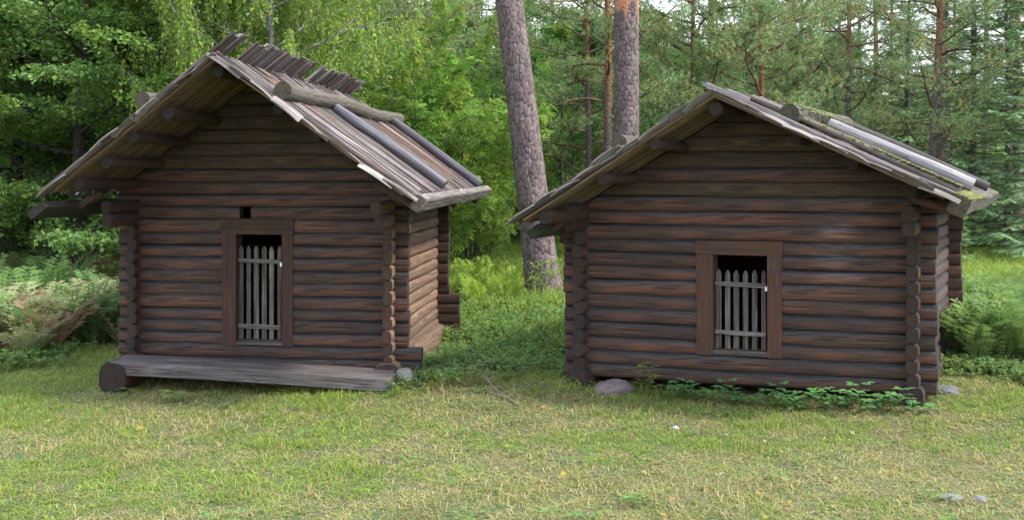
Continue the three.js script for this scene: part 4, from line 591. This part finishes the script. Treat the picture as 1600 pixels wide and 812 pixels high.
// litter and moss on the roofs
for (const [c, side, foot, n, seed] of [[leftCabin, 1, 1.8, 7000, 871], [rightCabin, 1, 2.0, 3000, 873]]) {
  const r = rng(seed), F = new Foliage(); for (let k = 0; k < 7; k++) { const a = V((r() - 0.5) * 0.05, 0, (r() - 0.5) * 0.05), d = V(r() - 0.5, (r() - 0.5) * 0.2, r() - 0.5).normalize(); F.blade(a, a.clone().addScaledVector(d, 0.06), perp(d, UP).cross(d).multiplyScalar(0.0022), tint(r, [[0.19, 0.10, 0.06], [0.15, 0.08, 0.05], [0.23, 0.14, 0.09]], 0.3)); }
  const pts = []; for (let k = 0; k < n; k++) { const x = 0.25 + (foot - 0.3) * r(), z = 1.0 - 4.5 * r(), w = fbm(x * 2, z * 1.2 + 30, 0, 0, seed, 3); if (w < 0.42 + r() * 0.12) continue; const p = c.lay(1, x, 0.075), q = c.warp(p.x, p.y, z); pts.push({ x: q[0], y: q[1], z: q[2], s: 0.8 + r() * 0.7, ry: r() * 6.28, rz: -Math.atan(c === leftCabin ? 0.70 : 0.472) }); }
  scatter('needle_litter', F.geo(), M.needle, pts.map((p) => ({ ...p, ry: 0 })), 'brown pine needle litter caught between the roof boards', null, c.rf);
}
{
  const r = rng(881), parts = [], blob = (p, s, col) => { const g = new THREE.IcosahedronGeometry(s, 1); const q = g.attributes.position, cl = []; for (let k = 0; k < q.count; k++) { const m = 0.75 + 0.5 * hash(Math.round(q.getX(k) * 1e4), Math.round(q.getZ(k) * 1e4), 5); q.setXYZ(k, p[0] + q.getX(k) * m, p[1] + q.getY(k) * m * 0.5, p[2] + q.getZ(k) * m * 1.3); cl.push(...col); } g.setAttribute('color', new THREE.Float32BufferAttribute(cl, 3)); g.computeVertexNormals(); parts.push(g); };
  const cm = () => tint(r, [[0.15, 0.145, 0.03], [0.11, 0.125, 0.035], [0.18, 0.16, 0.035], [0.085, 0.10, 0.035]], 0.3);
  for (let k = 0; k < 1500; k++) { const x = 0.55 + 1.45 * Math.pow(r(), 0.8), z = 0.44 + (r() + r() - 1) * 0.15, n = fbm(x * 5, z * 3 + 9, 0, 0, 15, 3); if (n < 0.40) continue; const p = rightCabin.lay(1, x, 0.105), q = rightCabin.warp(p.x, p.y, z); blob(q, 0.010 + r() * 0.016, cm()); }
  for (let k = 0; k < 420; k++) { const z = 0.9 - 1.6 * r(), p = rightCabin.lay(1, 2.06 + (r() - 0.5) * 0.14, 0.085), q = rightCabin.warp(p.x, p.y, z); blob(q, 0.010 + r() * 0.014, cm()); }
  for (let k = 0; k < 300; k++) { const z = 0.74 - 1.6 * r(), a = (r() - 0.5) * 2.4, p = rightCabin.lay(1, 0.6, 0.145), q = rightCabin.warp(p.x + Math.sin(a) * 0.087, p.y + Math.cos(a) * 0.087, z); blob(q, 0.008 + r() * 0.012, tint(r, [[0.13, 0.15, 0.06], [0.17, 0.17, 0.07], [0.2, 0.2, 0.08]], 0.3)); }
  for (let k = 0; k < 260; k++) { const x = 0.3 + 1.5 * r(), z = 0.92 + (r() - 0.5) * 0.14, n = fbm(x * 3, z * 3 + 19, 0, 0, 16, 3); if (n < 0.5) continue; const p = rightCabin.lay(-1, x, 0.075), q = rightCabin.warp(p.x, p.y, z); blob(q, 0.008 + r() * 0.011, cm()); }
  for (let k = 0; k < 500; k++) { const x = 0.5 + 1.5 * r(), n = fbm(x * 4, 3, 0, 0, 18, 3); if (n < 0.4) continue; const p = rightCabin.lay(1, x, 0.148), q = rightCabin.warp(p.x, p.y, 0.62 + (r() - 0.5) * 0.06); blob(q, 0.008 + r() * 0.012, cm()); }
  const m = mesh('moss', mergeGeometries(parts), M.plain, rightCabin.rf); m.userData.kind = 'stuff'; m.userData.label = 'yellow-green moss cushions on the roof edge';
}

renderer.setSize(1024, 519);
renderer.render(scene, camera);
